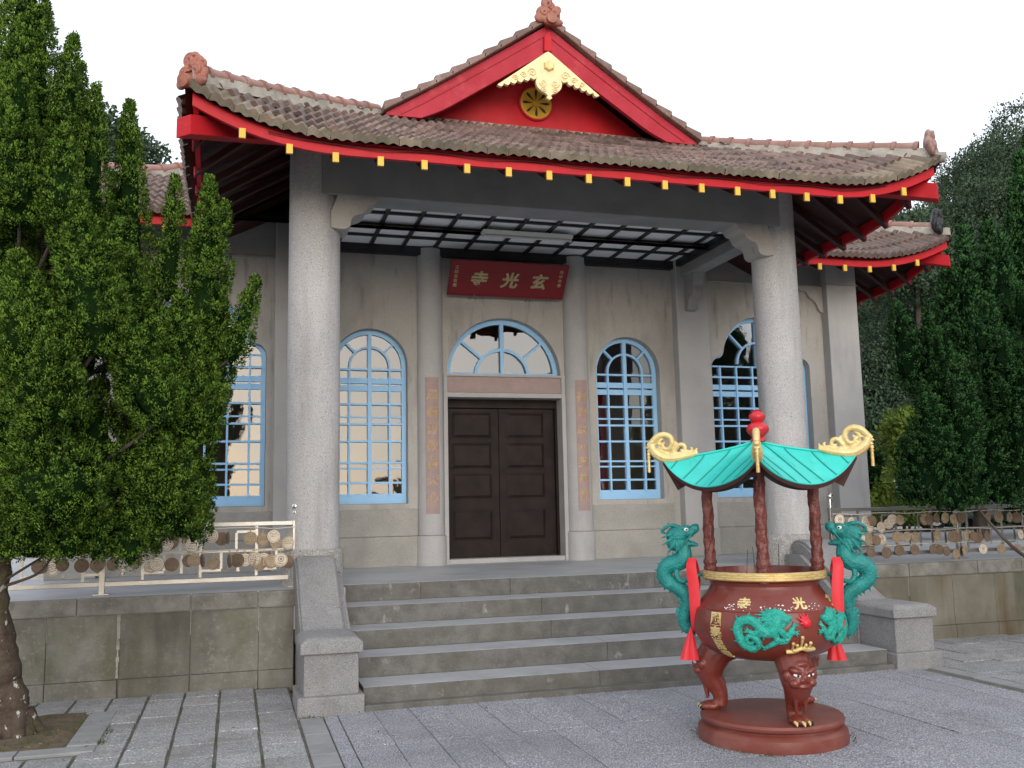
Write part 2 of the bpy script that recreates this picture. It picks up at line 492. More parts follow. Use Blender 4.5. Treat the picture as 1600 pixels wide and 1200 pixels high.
m_grass = M('grass', (.045, .09, .02), .8, (.09, .10, .03), 6, trans=.1)
m_litter = M('dry_leaf', (.16, .095, .04), .9, (.10, .07, .03), 30, tone=(.24, .18, .07))
m_hillsoil = M('hill_ground', (.035, .042, .022), .95, (.06, .055, .032), .3)
m_carp = M('car_paint', (.03, .034, .045), .25, spec=.5, coat=.6)
m_tyre = M('tyre_rubber', (.015, .015, .015), .8)
m_wire = M('black_wire', (.02, .02, .02), .6)
# ------------------------------------------------------------------ ground and paving
HP = 0.863
gm = MB(); gm.grid([[(-260, -260, -.075), (260, -260, -.075)], [(-260, 260, -.075), (260, 260, -.075)]])
ground = struct(build(gm, 'ground', m_ground))

def slab_mesh(lx, ly, h=.05, b=.003):
    mb = MB()
    x, y = lx / 2, ly / 2
    vs = [(-x, -y, -h), (x, -y, -h), (x, y, -h), (-x, y, -h),
          (-x, -y, -b), (x, -y, -b), (x, y, -b), (-x, y, -b),
          (-x + b, -y + b, 0), (x - b, -y + b, 0), (x - b, y - b, 0), (-x + b, y - b, 0)]
    fs = [(0, 1, 5, 4), (1, 2, 6, 5), (2, 3, 7, 6), (3, 0, 4, 7), (4, 5, 9, 8), (5, 6, 10, 9), (6, 7, 11, 10), (7, 4, 8, 11), (8, 9, 10, 11)]
    mb.add(vs, fs)
    return mb.mesh('paving_slab')

def paving(name, bed, x0, x1, y0, y1, sx, sy, mat, gap, jit, stagger=False, skip=None, tilt=.004):
    mb = MB(); mb.grid([[(bed[0], bed[2], -.016), (bed[1], bed[2], -.016)], [(bed[0], bed[3], -.016), (bed[1], bed[3], -.016)]])
    p = struct(build(mb, name, m_joint))
    rnd = random.Random(sum(map(ord, name)))
    me = slab_mesh(sx - gap, sy - min(gap, .011))
    i = 0
    x = x0 + sx / 2
    while x < x1:
        off = rnd.uniform(-.12, .12) if stagger else 0
        y = y1 - sy / 2 + off
        while y > y0:
            if not (skip and skip(x, y)):
                mw = Matrix.Translation((x + rnd.uniform(-jit, jit), y, rnd.uniform(-.004, .003))) @ Matrix.Rotation(rnd.uniform(-tilt, tilt), 4, 'X') @ Matrix.Rotation(rnd.uniform(-tilt, tilt), 4, 'Y') @ Matrix.Rotation(rnd.uniform(-.004, .004), 4, 'Z')
                inst('paving_slab', me, mw, p, mat)
            y -= sy
        x += sx
    return p

pit = lambda x, y: (x < -4.52 and -5.15 < y < -3.62)
paving('paved_yard_beside_tree', (-7.2, -3.025, -7.6, -3.05), -6.63, -3.03, -7.3, -3.07, .30, .36, m_pave, .022, .003, True, pit)
paving('pebble_forecourt', (-2.835, 2.835, -7.9, -4.42), -2.725, 2.8, -7.9, -4.46, .286, 1.15, m_pebble, .004, .0005, False, None, .0008)
paving('pebble_forecourt_edge', (-2.834, -2.726, -7.88, -4.56), -2.834, -2.73, -7.8, -4.56, .105, 1.15, m_pebble, .004, .0003, False, None, .0006)
paving('paved_yard_beside_steps', (3.025, 8.2, -7.6, -3.05), 3.03, 8.0, -6.6, -3.07, .36, .46, m_pave, .016, .003, True)
paving('border_path', (-3.025, -2.835, -7.6, -4.55), -3.022, -2.84, -7.4, -4.56, .182, .29, m_strip, .007, .001)
paving('border_path_beyond_burner', (2.835, 3.025, -7.6, -4.55), 2.84, 3.02, -7.4, -4.56, .182, .29, m_strip, .007, .001)

# soil pit round the juniper, with its kerb
def wavy_sheet(x0, x1, y0, y1, n, m, z, amp, seed):
    r = random.Random(seed)
    P = []
    for j in range(m + 1):
        P.append([(x0 + (x1 - x0) * i / n, y0 + (y1 - y0) * j / m, z + (r.uniform(-amp, amp) if 0 < i < n and 0 < j < m else -.012)) for i in range(n + 1)])
    mb = MB(); mb.grid(P); return mb
soil = struct(build(wavy_sheet(-6.9, -4.62, -4.86, -3.6, 22, 14, .004, .014, 3), 'tree_pit_soil', m_soil, smooth=180))
kerb = thing('tree_pit_kerb', 'grey stone kerb edging the soil around the left juniper trunk', 'kerb', (-4.54, -4.3, 0))
y = -3.72
for k, ln in enumerate((.44, .40, .34)):
    mb = MB(); mb.box(-4.63, -4.43, y - ln + .008, y, -.05, .007 + .002 * k); build(mb, 'kerb_stone', m_strip, kerb, bevel=.006)
    y -= ln
x = -4.43
for k, ln in enumerate((.50, .46, .52, .48)):
    mb = MB(); mb.box(x - ln + .008, x, -5.08, -4.905, -.05, .006 + .002 * (k % 2)); build(mb, 'kerb_stone', m_strip, kerb, bevel=.006)
    x -= ln

# ------------------------------------------------------------------ terrace
ter = thing('stone_terrace', 'grey stone terrace with stained retaining walls that carries the temple', 'terrace', (0, -3.05, 0))
mb = MB()
mb.box(-14, -2.50, -3.04, 9.5, .5, HP); mb.box(2.50, 14, -3.04, 9.5, .5, HP - .0003); mb.box(-2.499, 2.499, -2.66, 9.5, .5, HP + .0003)
build(mb, 'floor_slab', m_floor, ter)
mb = MB(); mb.box(-13.9, -2.98, -3.034, -2.80, -.05, .85); mb.box(2.98, 13.9, -3.034, -2.80, -.05, .85)
build(mb, 'core_wall', m_joint, ter)
rn = random.Random(4)
for sgn in (-1, 1):
    xs = [2.98, 3.30, 3.90, 4.50, 5.10, 5.70, 6.30, 6.90, 7.5, 8.1]
    for a, b in zip(xs[:-1], xs[1:]):
        g = .0025
        X0, X1 = sorted((sgn * (a + g), sgn * (b - g)))
        d = rn.uniform(-.004, .004)
        if sgn < 0 and abs(a - 4.5) < .01:
            X1 -= .012
        mb = MB(); mb.box(X0, X1, -3.045 + d, -2.94, .150, .712); build(mb, 'wall_panel', m_terr if sgn < 0 else m_terr_r, ter, bevel=.003)
        mb = MB(); mb.box(X0, X1, -3.062 + d * .5, -2.94, -.06, .146); build(mb, 'base_stone', m_terr if sgn < 0 else m_terr_r, ter, bevel=.006)
    xs = [2.965, 3.31, 3.905, 4.86, 5.5, 6.2, 6.9, 7.6, 8.3]
    for a, b in zip(xs[:-1], xs[1:]):
        X0, X1 = sorted((sgn * (a + .003), sgn * (b - .003)))
        mb = MB(); mb.box(X0, X1, -3.065 + rn.uniform(-.003, .003), -2.96, .717, HP + .001); build(mb, 'coping_stone', m_cop, ter, bevel=.007)

mb = MB(); rj = random.Random(3)
zz = .16
while zz < .70:
    h = rj.uniform(.02, .05); w2 = rj.uniform(.006, .014)
    mb.box(-4.514 - w2 + rj.uniform(-.003, .003), -4.514 + w2 + rj.uniform(-.003, .003), -3.05, -3.03, zz, zz + h + .004); zz += h
build(mb, 'mortar_joint', m_mortar, ter)
# ------------------------------------------------------------------ steps
steps = thing('entrance_steps', 'five wide grey stone steps leading up to the temple porch', 'steps', (0, -4.4, 0))
RS, TR, YF = HP / 5, .4326, -2.6803
rn = random.Random(8)
for k in range(5):
    yf = YF - TR * k
    zt = HP - RS * k - (.0006 if k == 0 else 0)
    xs = {0: [-2.505, -1.70, -.75, .9, 2.505], 1: [-2.505, -.55, 1.3, 2.505], 2: [-2.505, -.6, 1.2, 2.505], 3: [-2.505, -.2, 2.505], 4: [-2.505, -.45, 1.6, 2.505]}[k]
    for a, b in zip(xs[:-1], xs[1:]):
        mb = MB()
        top = .045
        zb = zt - RS - (.05 if k == 4 else .0)
        mb.box(a + .0004, b - .0004, yf + rn.uniform(-.0015, .0015), yf + TR + .06 if k else yf + .35, zb, zt - .0)
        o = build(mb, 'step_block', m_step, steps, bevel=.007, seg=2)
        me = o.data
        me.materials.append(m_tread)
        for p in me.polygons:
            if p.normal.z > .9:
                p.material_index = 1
mb = MB(); mb.box(-2.508, 2.508, -4.505, -4.3, -.06, .046); build(mb, 'footing', m_step, steps, bevel=.006)
mb = MB(); mb.box(-2.503, 2.503, -4.2, -2.4, -.06, .14); build(mb, 'step_core', m_step, steps)

def balustrade(sg, label):
    t = thing('stair_balustrade', label, 'balustrade', (sg * 2.77, -4.3, 0), 'balustrades at the two ends of the steps')
    def bx(a, b, y0, y1, z0, z1):
        X0, X1 = sorted((sg * a, sg * b)); m_ = MB(); m_.box(X0, X1, y0, y1, z0, z1); return m_
    build(bx(2.511, 3.035, -4.544, -3.90, -.05, .1435), 'pier_base', m_pier, t, bevel=.010, seg=3)
    build(bx(2.552, 2.985, -4.492, -3.93, .1405, .470), 'pier_shaft', m_pier, t, bevel=.010, seg=3)
    mb = MB()
    X0, X1 = sorted((sg * 2.520, sg * 3.015))
    y0, y1 = -4.525, -3.885
    mb.box(X0, X1, y0, y1, .4676, .552)
    dx = .05
    mb.add([(X0 + .004, y0 + .004, .552), (X1 - .004, y0 + .004, .552), (X1 - .004, y1 - .004, .552), (X0 + .004, y1 - .004, .552),
            (X0 + dx, y0 + dx, .585), (X1 - dx, y0 + dx, .585), (X1 - dx, y1 - dx, .585), (X0 + dx, y1 - dx, .585),
            (X0 + .12, y0 + .12, .597), (X1 - .12, y0 + .12, .597), (X1 - .12, y1 - .12, .597), (X0 + .12, y1 - .12, .597)],
           [(0, 1, 5, 4), (1, 2, 6, 5), (2, 3, 7, 6), (3, 0, 4, 7), (4, 5, 9, 8), (5, 6, 10, 9), (6, 7, 11, 10), (7, 4, 8, 11), (8, 9, 10, 11), (3, 2, 1, 0)])
    build(mb, 'pier_cap', m_pier, t, smooth=50, bevel=.008)
    prof = [(-2.76, .4), (-4.02, .4), (-4.02, .56)] + [p for p in smoothpath([(-3.99, .565), (-3.85, .60), (-3.66, .70), (-3.45, .84), (-3.25, .985), (-3.08, 1.10), (-2.96, 1.155), (-2.86, 1.165)], 4)] + [(-2.76, 1.15)]
    mb = MB(); X0, X1 = sorted((sg * 2.60, sg * 2.955)); mb.prism(prof, 'x', X0, X1)
    build(mb, 'sloping_rail', m_pier, t, smooth=40, bevel=.014, seg=3)
    prof2 = [(u, max(.38, w_ - .035)) for u, w_ in prof]
    mb = MB(); X0, X1 = sorted((sg * 2.585, sg * 2.972)); mb.prism([(u + .012, w_) for u, w_ in prof2], 'x', X0, X1)
    build(mb, 'rail_moulding', m_pier, t, smooth=40, bevel=.008)
    mb = MB(); X0, X1 = sorted((sg * 2.511, sg * 2.98)); mb.prism([(-2.69, -.05), (-3.94, -.05), (-3.94, .44), (-3.62, .62), (-2.98, 1.0), (-2.69, 1.0)], 'x', X0 + .02, X1 - .02)
    build(mb, 'side_wall', m_pier, t)
balustrade(-1, 'speckled grey stone stair balustrade beside the steps, nearer the left railing')
balustrade(1, 'speckled grey stone stair balustrade behind the incense burner, right end of the steps')

# ------------------------------------------------------------------ the temple
temple = thing('temple', 'grey temple hall with red eaves, brown tiled roofs, blue windows and columned porch', 'temple', (0, 0, HP))
WS, WSP, WCX, WHW = 1.672, 3.50, 1.84, .4927        # sill, spring line, centre, half width of the arched windows
MCX, MHW = 4.005, .83                               # the broad windows of the wings

def arch_outline(cx, hw, z0, zs, n=20, inset=0.0, cusp=False):
    """closed outline from bottom left, clockwise over the arch"""
    if not cusp:
        r = hw - inset
        return [(cx - r, z0 + inset)] + [(cx + r * math.cos(rad(180 - 180 * i / n)), zs + r * math.sin(rad(180 - 180 * i / n))) for i in range(n + 1)] + [(cx + r, z0 + inset)]
    h = hw - inset
    ar = .63 - inset * .9
    q = .15
    L = [(-h, z0 + inset), (-h, 3.60)] + [(-h + q - q * math.cos(rad(a)), 3.60 + q * math.sin(rad(a))) for a in (20, 40, 60, 80, 90)]
    L += [(ar * math.cos(rad(a)), 3.735 + ar * math.sin(rad(a))) for a in range(174, 90, -8)] + [(0, 3.735 + ar)]
    R = [(-u, z) for u, z in L[:-1]][::-1]
    return [(cx + u, z) for u, z in L + R]

def wall_sheet(outer, holes, y, depth):
    bm = bmesh.new()
    edges = []
    loops = []
    for lp in [outer] + holes:
        vs = [bm.verts.new((u, y, z)) for u, z in lp]
        loops.append(vs)
        for i in range(len(vs)):
            edges.append(bm.edges.new((vs[i], vs[(i + 1) % len(vs)])))
    bmesh.ops.triangle_fill(bm, use_beauty=True, use_dissolve=False, edges=edges)
    for vs in loops[1:]:
        back = [bm.verts.new((v.co.x, y + depth, v.co.z)) for v in vs]
        n = len(vs)
        for i in range(n):
            bm.faces.new((vs[i], vs[(i + 1) % n], back[(i + 1) % n], back[i]))
    me = bpy.data.meshes.new('front_wall')
    bm.to_mesh(me); bm.free()
    return me

DW = .8161
holes = [arch_outline(s * WCX, WHW, WS, WSP) for s in (-1, 1)] + [arch_outline(s * MCX, MHW, WS, 3.6, cusp=True) for s in (-1, 1)]
holes.append([(-.815, 3.40)] + [(.815 * math.cos(rad(180 - 180 * i / 28)), 3.40 + .80 * math.sin(rad(180 - 180 * i / 28))) for i in range(1, 28)] + [(.815, 3.40)])
outer = [(-5.6, HP), (-DW, HP), (-DW, 3.085), (DW, 3.085), (DW, HP), (5.6, HP), (5.6, 5.4), (-5.6, 5.4)]
o = link('front_wall', wall_sheet(outer, holes, 0.0, .24), m_wall, temple)
mb = MB(); mb.box(-5.6, -5.35, .002, 8.2, HP, 5.4); mb.box(5.35, 5.6, .002, 8.2, HP, 5.4); mb.box(-5.35, 5.35, 7.95, 8.2, HP, 5.4)
build(mb, 'side_and_back_wall', m_wall, temple)
# reveal of the door
mb = MB(); mb.box(-DW - .2, -DW, .003, .34, HP, 3.085); mb.box(DW, DW + .2, .003, .34, HP, 3.085); mb.box(-DW - .2, DW + .2, .003, .34, 3.085, 3.2)
build(mb, 'door_jamb', m_wall, temple)
# inside of the hall, seen through the panes
mb = MB(); mb.grid([[(-5.35, .25, HP + .01), (5.35, .25, HP + .01)], [(-5.35, 7.9, HP + .01), (5.35, 7.9, HP + .01)]]); build(mb, 'hall_floor', m_roomfloor, temple)
mb = MB(); mb.grid([[(-5.35, .25, 5.05), (5.35, .25, 5.05)], [(-5.35, 7.9, 5.05), (5.35, 7.9, 5.05)]]); mb.grid([[(-5.3, 5.5, HP), (5.3, 5.5, HP)], [(-5.3, 5.5, 5.05), (5.3, 5.5, 5.05)]])
build(mb, 'hall_lining', m_room, temple)
for s in (-1, 1):
    mb = MB(); mb.lathe([(.16, HP), (.16, 5.0)], 20, (s * 2.6, 3.2)); build(mb, 'hall_column', m_red, temple, smooth=40)

# base course (two tones of stone, window sills, pilasters)
segs = [(-5.1, -3.08), (-2.57, -1.225), (1.225, 2.57), (3.08, 5.1)]
for a, b in segs:
    mb = MB(); mb.box(a, b, -.034, .03, HP, 1.246); build(mb, 'base_course', m_basecourse, temple, bevel=.006)
    hw, cx = (MHW, math.copysign(MCX, a)) if abs(a + b) > 6 else (WHW, math.copysign(WCX, a))
    mb = MB(); mb.prism([(-.018, 1.252), (.05, 1.252), (.16, 1.60), (.16, 1.664), (-.012, 1.60)], 'x', max(a, cx - hw - .14), min(b, cx + hw + .14))
    build(mb, 'window_sill', m_basecourse, temple, bevel=.005)
for s in (-1, 1):
    mb = MB()
    mb.lathe([(.178, 1.256), (.176, 3.2), (.172, 5.1)], 24, (s * 1.045, .005), a0=math.pi, a1=2 * math.pi, cap=False); build(mb, 'half_round_pilaster', m_pilaster, temple, smooth=40)
    mb = MB(); mb.lathe([(.20, HP), (.20, 1.246), (.178, 1.252)], 24, (s * 1.045, .004), a0=math.pi, a1=2 * math.pi, cap=False); build(mb, 'pilaster_base', m_pilaster, temple, smooth=40)
    for a, b, y0 in ((2.57, 3.08, -.16), (5.10, 5.63, -.17)):
        X0, X1 = sorted((s * a, s * b))
        mb = MB(); mb.box(X0, X1, y0, .25, HP, 5.42); build(mb, 'square_pilaster', m_pilaster, temple, bevel=.012)
        mb = MB(); mb.box(X0 - .012, X1 + .012, y0 - .014, .2, HP, 1.246); build(mb, 'pilaster_base', m_basecourse, temple, bevel=.008)
    X0, X1 = sorted((s * 3.085, s * 5.095))
    mb = MB(); mb.box(X0, X1, -.028, .01, 4.872, 4.902); build(mb, 'string_course', m_beam, temple, bevel=.006)
    mb = MB(); mb.box(X0, X1, -.012, .012, 4.90, 5.4); build(mb, 'frieze', m_beam, temple)
    X0, X1 = sorted((s * 5.092, s * 5.64))
    mb = MB(); mb.box(X0, X1, -.184, -.15, 4.878, 4.894); build(mb, 'string_course', m_beam, temple)
    # flat corbel in the corner between wing wall and corner pilaster
    c = smoothpath([(5.1, 4.46), (5.03, 4.50), (4.99, 4.60), (4.93, 4.66), (4.87, 4.70), (4.82, 4.78), (4.72, 4.80), (4.66, 4.872)], 3)
    mb = MB(); mb.prism([(s * u, z) for u, z in c + [(5.1, 4.872)]], 'y', -.055, .004); build(mb, 'corbel', m_wall, temple)
# door surround: lintel panel, ledge
mb = MB(); mb.box(-.868, .868, -.035, .02, 3.372, 3.405); mb.box(-.868, -.812, -.03, .01, HP, 3.372); mb.box(.812, .868, -.03, .01, HP, 3.372); mb.box(-.812, .812, -.03, .01, 3.086, 3.145); mb.box(-.812, .812, -.025, .01, 3.145, 3.15)
build(mb, 'door_surround', m_pilaster, temple, bevel=.004)
mb = MB(); mb.box(-.808, .808, -.018, .006, 3.152, 3.368); build(mb, 'lintel_panel', m_pink, temple, bevel=.004)

# couplets on the half-round pilasters
CH = {-1: '晨鐘善教黃天心', 1: '禪聲高元契祥性'}
for s in (-1, 1):
    cx = s * 1.045
    mb = MB()
    a0, a1 = (rad(270 - 33), rad(270 + 28)) if s < 0 else (rad(270 - 26), rad(270 + 33))
    mb.lathe([(.1805, 1.53), (.1795, 3.33)], 10, (cx, .005), a0=a0, a1=a1, cap=False)
    strip = build(mb, 'couplet_panel', m_pink, temple, smooth=60)
    am = (a0 + a1) / 2
    for i, ch in enumerate(CH[s]):
        vs, fs = text_geo(ch, .160, .003, .0005, .12)
        mb = MB()
        zc = 3.10 - i * .226
        vv = []
        for v in vs:
            an = am + v.x / .18
            rr = .1812 + (.004 if v.z > 0 else -.003)
            vv.append((cx + rr * math.cos(an), .005 + rr * math.sin(an), zc + v.y))
        mb.add(vv, fs)
        build(mb, 'character', m_goldch, strip)

# ------------------------------------------------------------------ windows
def ring(mb, outer, inner, y0, y1):
    n = len(outer)
    vs = [(u, y0, z) for u, z in outer] + [(u, y0, z) for u, z in inner] + [(u, y1, z) for u, z in outer] + [(u, y1, z) for u, z in inner]
    fs = []
    for i in range(n):
        j = (i + 1) % n
        fs += [(i, j, n + j, n + i), (2 * n + i, 3 * n + i, 3 * n + j, 2 * n + j), (n + i, n + j, 3 * n + j, 3 * n + i), (i, 2 * n + i, 2 * n + j, j)]
    mb.add(vs, fs)

def bar(mb, p, q, w_, y0, y1):
    d = Vector((q[0] - p[0], q[1] - p[1])).normalized()
    nx, nz = -d.y * w_ / 2, d.x * w_ / 2
    mb.prism([(p[0] + nx, p[1] + nz), (q[0] + nx, q[1] + nz), (q[0] - nx, q[1] - nz), (p[0] - nx, p[1] - nz)], 'y', y0, y1)

prn = random.Random(21)
def pane(poly, y, par):
    cu = sum(p[0] for p in poly) / len(poly); cz = sum(p[1] for p in poly) / len(poly)
    a, b = prn.uniform(-.012, .012), prn.uniform(-.012, .012)
    mb = MB()
    mb.add([(u, y + (u - cu) * a + (z - cz) * b, z) for u, z in poly], [list(range(len(poly)))])
    build(mb, 'pane', m_glass, par)

def ringpoly(cx, cz, r0, r1, a0, a1, n=5):
    return [(cx + r1 * math.cos(rad(a0 + (a1 - a0) * i / n)), cz + r1 * math.sin(rad(a0 + (a1 - a0) * i / n))) for i in range(n + 1)] + \
           ([(cx + r0 * math.cos(rad(a1 + (a0 - a1) * i / n)), cz + r0 * math.sin(rad(a1 + (a0 - a1) * i / n))) for i in range(n + 1)] if r0 > 0 else [(cx, cz)])

def arcbar(mb, cx, cz, r, w_, a0, a1, y0, y1, n=14):
    mb.prism(ringpoly(cx, cz, r - w_ / 2, r + w_ / 2, a0, a1, n), 'y', y0, y1)

HB = [2.99, 2.725, 2.496, 2.214, 1.95]
HB2 = [2.82, 2.14]
def hall_window(cx, cusp):
    hw = MHW if cusp else WHW
    Y0, Y1 = .125, .185
    o_ = arch_outline(cx, hw - .004, WS + .004, WSP, cusp=cusp)
    i_ = arch_outline(cx, hw, WS, WSP, inset=.062, cusp=cusp)
    mb = MB(); ring(mb, o_, i_, Y0, Y1)
    win = build(mb, 'window', m_blue, temple, smooth=35)
    mb = MB(); bar(mb, (cx - hw + .05, 1.765), (cx + hw - .05, 1.765), .085, Y0 + .004, Y1 - .002); build(mb, 'bottom_rail', m_blue, win)
    mb = MB(); bar(mb, (cx - hw + .05, 3.305), (cx + hw - .05, 3.305), .075, Y0 + .006, Y1 - .003); bar(mb, (cx - hw + .05, 3.205), (cx + hw - .05, 3.205), .075, Y0 + .012, Y1 - .004); build(mb, 'meeting_rail', m_blue, win)
    offs = [-.63, -.36, -.09, .09, .36, .63] if cusp else [-.267, 0, .267]
    top = 3.62 if cusp else WSP
    for k, of in enumerate(offs):
        mb = MB()
        wd = .052 if (of == 0) else .026
        bar(mb, (cx + of, 1.78), (cx + of, top if of else WSP + hw - .05), wd, Y0 - .012, Y1 - .018); build(mb, 'glazing_bar', m_blue, win)
    for z in HB + [3.455]:
        mb = MB(); bar(mb, (cx - hw + .05, z), (cx + hw - .05, z), .026, Y0 - .010, Y1 - .020); build(mb, 'glazing_bar', m_blue, win)
    for z in HB2 + ([3.62] if cusp else []):
        mb = MB(); bar(mb, (cx - hw + .05, z), (cx + hw - .05, z), .022, Y0 + .018, Y1 - .008); build(mb, 'glazing_bar', m_blue, win)
    zc = 3.66 if cusp else WSP - .01
    ri = .33 if cusp else .267
    mb = MB(); arcbar(mb, cx, zc, ri, .028, 0, 180, Y0 - .009, Y1 - .021); build(mb, 'arched_glazing_bar', m_blue, win)
    ro = (.66 if cusp else hw - .05)
    for a in (45, 135):
        mb = MB(); bar(mb, (cx + ri * math.cos(rad(a)), zc + ri * math.sin(rad(a))), (cx + ro * math.cos(rad(a)), zc + ro * math.sin(rad(a))), .028, Y0 - .008, Y1 - .022); build(mb, 'glazing_bar', m_blue, win)
    if cusp:
        mb = MB(); bar(mb, (cx, 3.62), (cx, 4.33), .03, Y0 - .011, Y1 - .022); build(mb, 'glazing_bar', m_blue, win)
    # panes, one by one
    yp = .162
    xs = [-hw + .055] + offs + [hw - .055]
    zs = [1.80] + sorted(HB) + [3.25, 3.33, 3.455] + ([3.62] if cusp else [WSP])
    for a, b in zip(xs[:-1], xs[1:]):
        for c, d in zip(zs[:-1], zs[1:]):
            pane([(cx + a, c), (cx + b, c), (cx + b, d), (cx + a, d)], yp, win)
    if not cusp:
        for a in (0, 90):
            pane(ringpoly(cx, WSP, 0, ri, a, a + 90), yp, win)
        for a in (0, 45, 90, 135):
            pane(ringpoly(cx, WSP, ri, hw - .05, a, a + 45), yp, win)
    else:
        i2 = arch_outline(cx, hw, WS, WSP, inset=.058, cusp=True)
        upper = [p for p in i2 if p[1] > 3.62]
        l = [p for p in upper if p[0] <= cx + 1e-6]; r = [p for p in upper if p[0] >= cx - 1e-6]
        pane([(cx - hw + .058, 3.62)] + l + [(cx, 3.62)], yp, win)
        pane([(cx, 3.62)] + r + [(cx + hw - .058, 3.62)], yp, win)
    mb = MB(); mb.box(cx - hw + .006, cx + hw - .006, .10, .235, WS - .03, WS + .003); build(mb, 'sill_shadow_strip', m_door, win)  # dark strip added as the shadow line under the window frame
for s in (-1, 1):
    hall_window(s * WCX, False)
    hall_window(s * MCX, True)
# fanlight
def ellp(r, a, k=.80 / .815):
    return (r * math.cos(rad(a)), 3.40 + r * k * math.sin(rad(a)))
Y0, Y1 = .12, .185
mb = MB(); ring(mb, [ellp(.811, 180 - 180 * i / 28) for i in range(29)], [(lambda p: (p[0], max(p[1], 3.44)))(ellp(.745, 180 - 180 * i / 28)) for i in range(29)], Y0, Y1)
fan = build(mb, 'fanlight', m_blue, temple, smooth=35)
mb = MB(); mb.box(-.80, .80, Y0 + .003, Y1 - .003, 3.404, 3.446); build(mb, 'bottom_rail', m_blue, fan)
mb = MB(); bar(mb, (0, 3.43), (0, 4.16), .05, Y0 - .006, Y1 - .012); build(mb, 'glazing_bar', m_blue, fan)
for a in (40, 140):
    mb = MB(); bar(mb, ellp(.36, a), ellp(.76, a), .036, Y0 - .004, Y1 - .014); build(mb, 'glazing_bar', m_blue, fan)
mb = MB(); mb.prism([ellp(.40, 180 - 180 * i / 18) for i in range(19)] + [ellp(.355, 180 * i / 18) for i in range(19)], 'y', Y0 - .005, Y1 - .013); build(mb, 'arched_glazing_bar', m_blue, fan)
for a in (0, 90):
    pane([ellp(.37, a + 90 * i / 8) for i in range(9)] + [(0, 3.40)], .16, fan)
for a, b in ((0, 40), (40, 90), (90, 140), (140, 180)):
    pane([ellp(.77, a + (b - a) * i / 8) for i in range(9)] + [ellp(.37, b - (b - a) * i / 8) for i in range(9)], .16, fan)

# ------------------------------------------------------------------ door
mb = MB(); mb.box(-DW + .002, DW - .002, .0, .34, HP, .926); build(mb, 'threshold', m_pilaster, temple, bevel=.006)
mb = MB(); mb.box(-DW + .001, DW - .001, .21, .33, 2.965, 3.084); mb.box(DW - .035, DW - .001, .20, .33, .927, 2.965); mb.box(-DW + .001, -DW + .07, .21, .33, .927, 2.965)
build(mb, 'door_frame', m_door, temple, bevel=.004)
for a, b in ((-.745, -.034), (-.028, .78)):
    mb = MB(); mb.box(a, b, .255, .30, .93, 2.962)
    leaf = build(mb, 'door_leaf', m_door, temple, bevel=.004)
    px0, px1 = (a + .052, b - .11) if a < -.5 else (b - .70, b - .16)
    for z0, z1 in ((2.56, 2.90), (2.142, 2.48), (1.728, 2.063), (1.172, 1.566)):
        fm = MB()
        fm.box(px0 - .012, px1 + .012, .249, .256, z0 - .012, z1 + .012)
        build(fm, 'panel_moulding', m_door, leaf, bevel=.003)
        fm = MB()
        i = .035
        fm.add([(px0, .248, z0), (px1, .248, z0), (px1, .248, z1), (px0, .248, z1), (px0 + i, .233, z0 + i), (px1 - i, .233, z0 + i), (px1 - i, .233, z1 - i), (px0 + i, .233, z1 - i)],
               [(0, 1, 5, 4), (1, 2, 6, 5), (2, 3, 7, 6), (3, 0, 4, 7), (4, 5, 6, 7), (3, 2, 1, 0)])
        build(fm, 'door_panel', m_door, leaf)
# ------------------------------------------------------------------ porch: columns, beams, ceiling
for s in (-1, 1):
    cx, cy = s * 2.7667, -2.4326
    mb = MB(); mb.lathe([(.270, 1.19), (.270, 3.4), (.266, 4.6), (.264, 5.42)], 48, (cx, cy)); build(mb, 'column', m_column, temple, smooth=40)
    mb = MB(); mb.lathe([(.312, HP), (.312, 1.17), (.305, 1.205), (.285, 1.222), (.24, 1.224)], 40, (cx, cy)); build(mb, 'column_plinth', m_plinth, temple, smooth=40)
mb = MB(); mb.box(-2.72, 2.72, -2.70, -2.33, 4.882, 5.5); build(mb, 'front_beam', m_beam, temple, bevel=.012)
for s in (-1, 1):
    X0, X1 = sorted((s * 2.66, s * 2.90))
    mb = MB(); mb.box(X0, X1, -2.40, .01, 4.882, 5.45); build(mb, 'side_beam', m_beam, temple, bevel=.015)
    pf = smoothpath([(2.53, 4.515), (2.455, 4.525), (2.415, 4.565), (2.405, 4.62), (2.375, 4.665), (2.31, 4.69), (2.255, 4.73), (2.225, 4.79), (2.17, 4.815), (2.12, 4.886)], 4) + [(2.55, 4.890), (2.62, 4.70), (2.62, 4.53)]
    mb = MB(); mb.prism([(s * u, z) for u, z in pf], 'y', -2.692, -2.34); build(mb, 'bracket', m_wall, temple, smooth=35, bevel=.008)
    pf = smoothpath([(-.15, 4.37), (-.22, 4.375), (-.27, 4.42), (-.285, 4.48), (-.32, 4.53), (-.39, 4.555), (-.44, 4.60), (-.43, 4.70), (-.46, 4.76), (-.50, 4.89)], 4) + [(-.12, 4.89)]
    mb = MB(); X0, X1 = sorted((s * 2.70, s * 2.86)); mb.prism(pf, 'x', X0, X1); build(mb, 'bracket', m_beam, temple, smooth=35, bevel=.008)

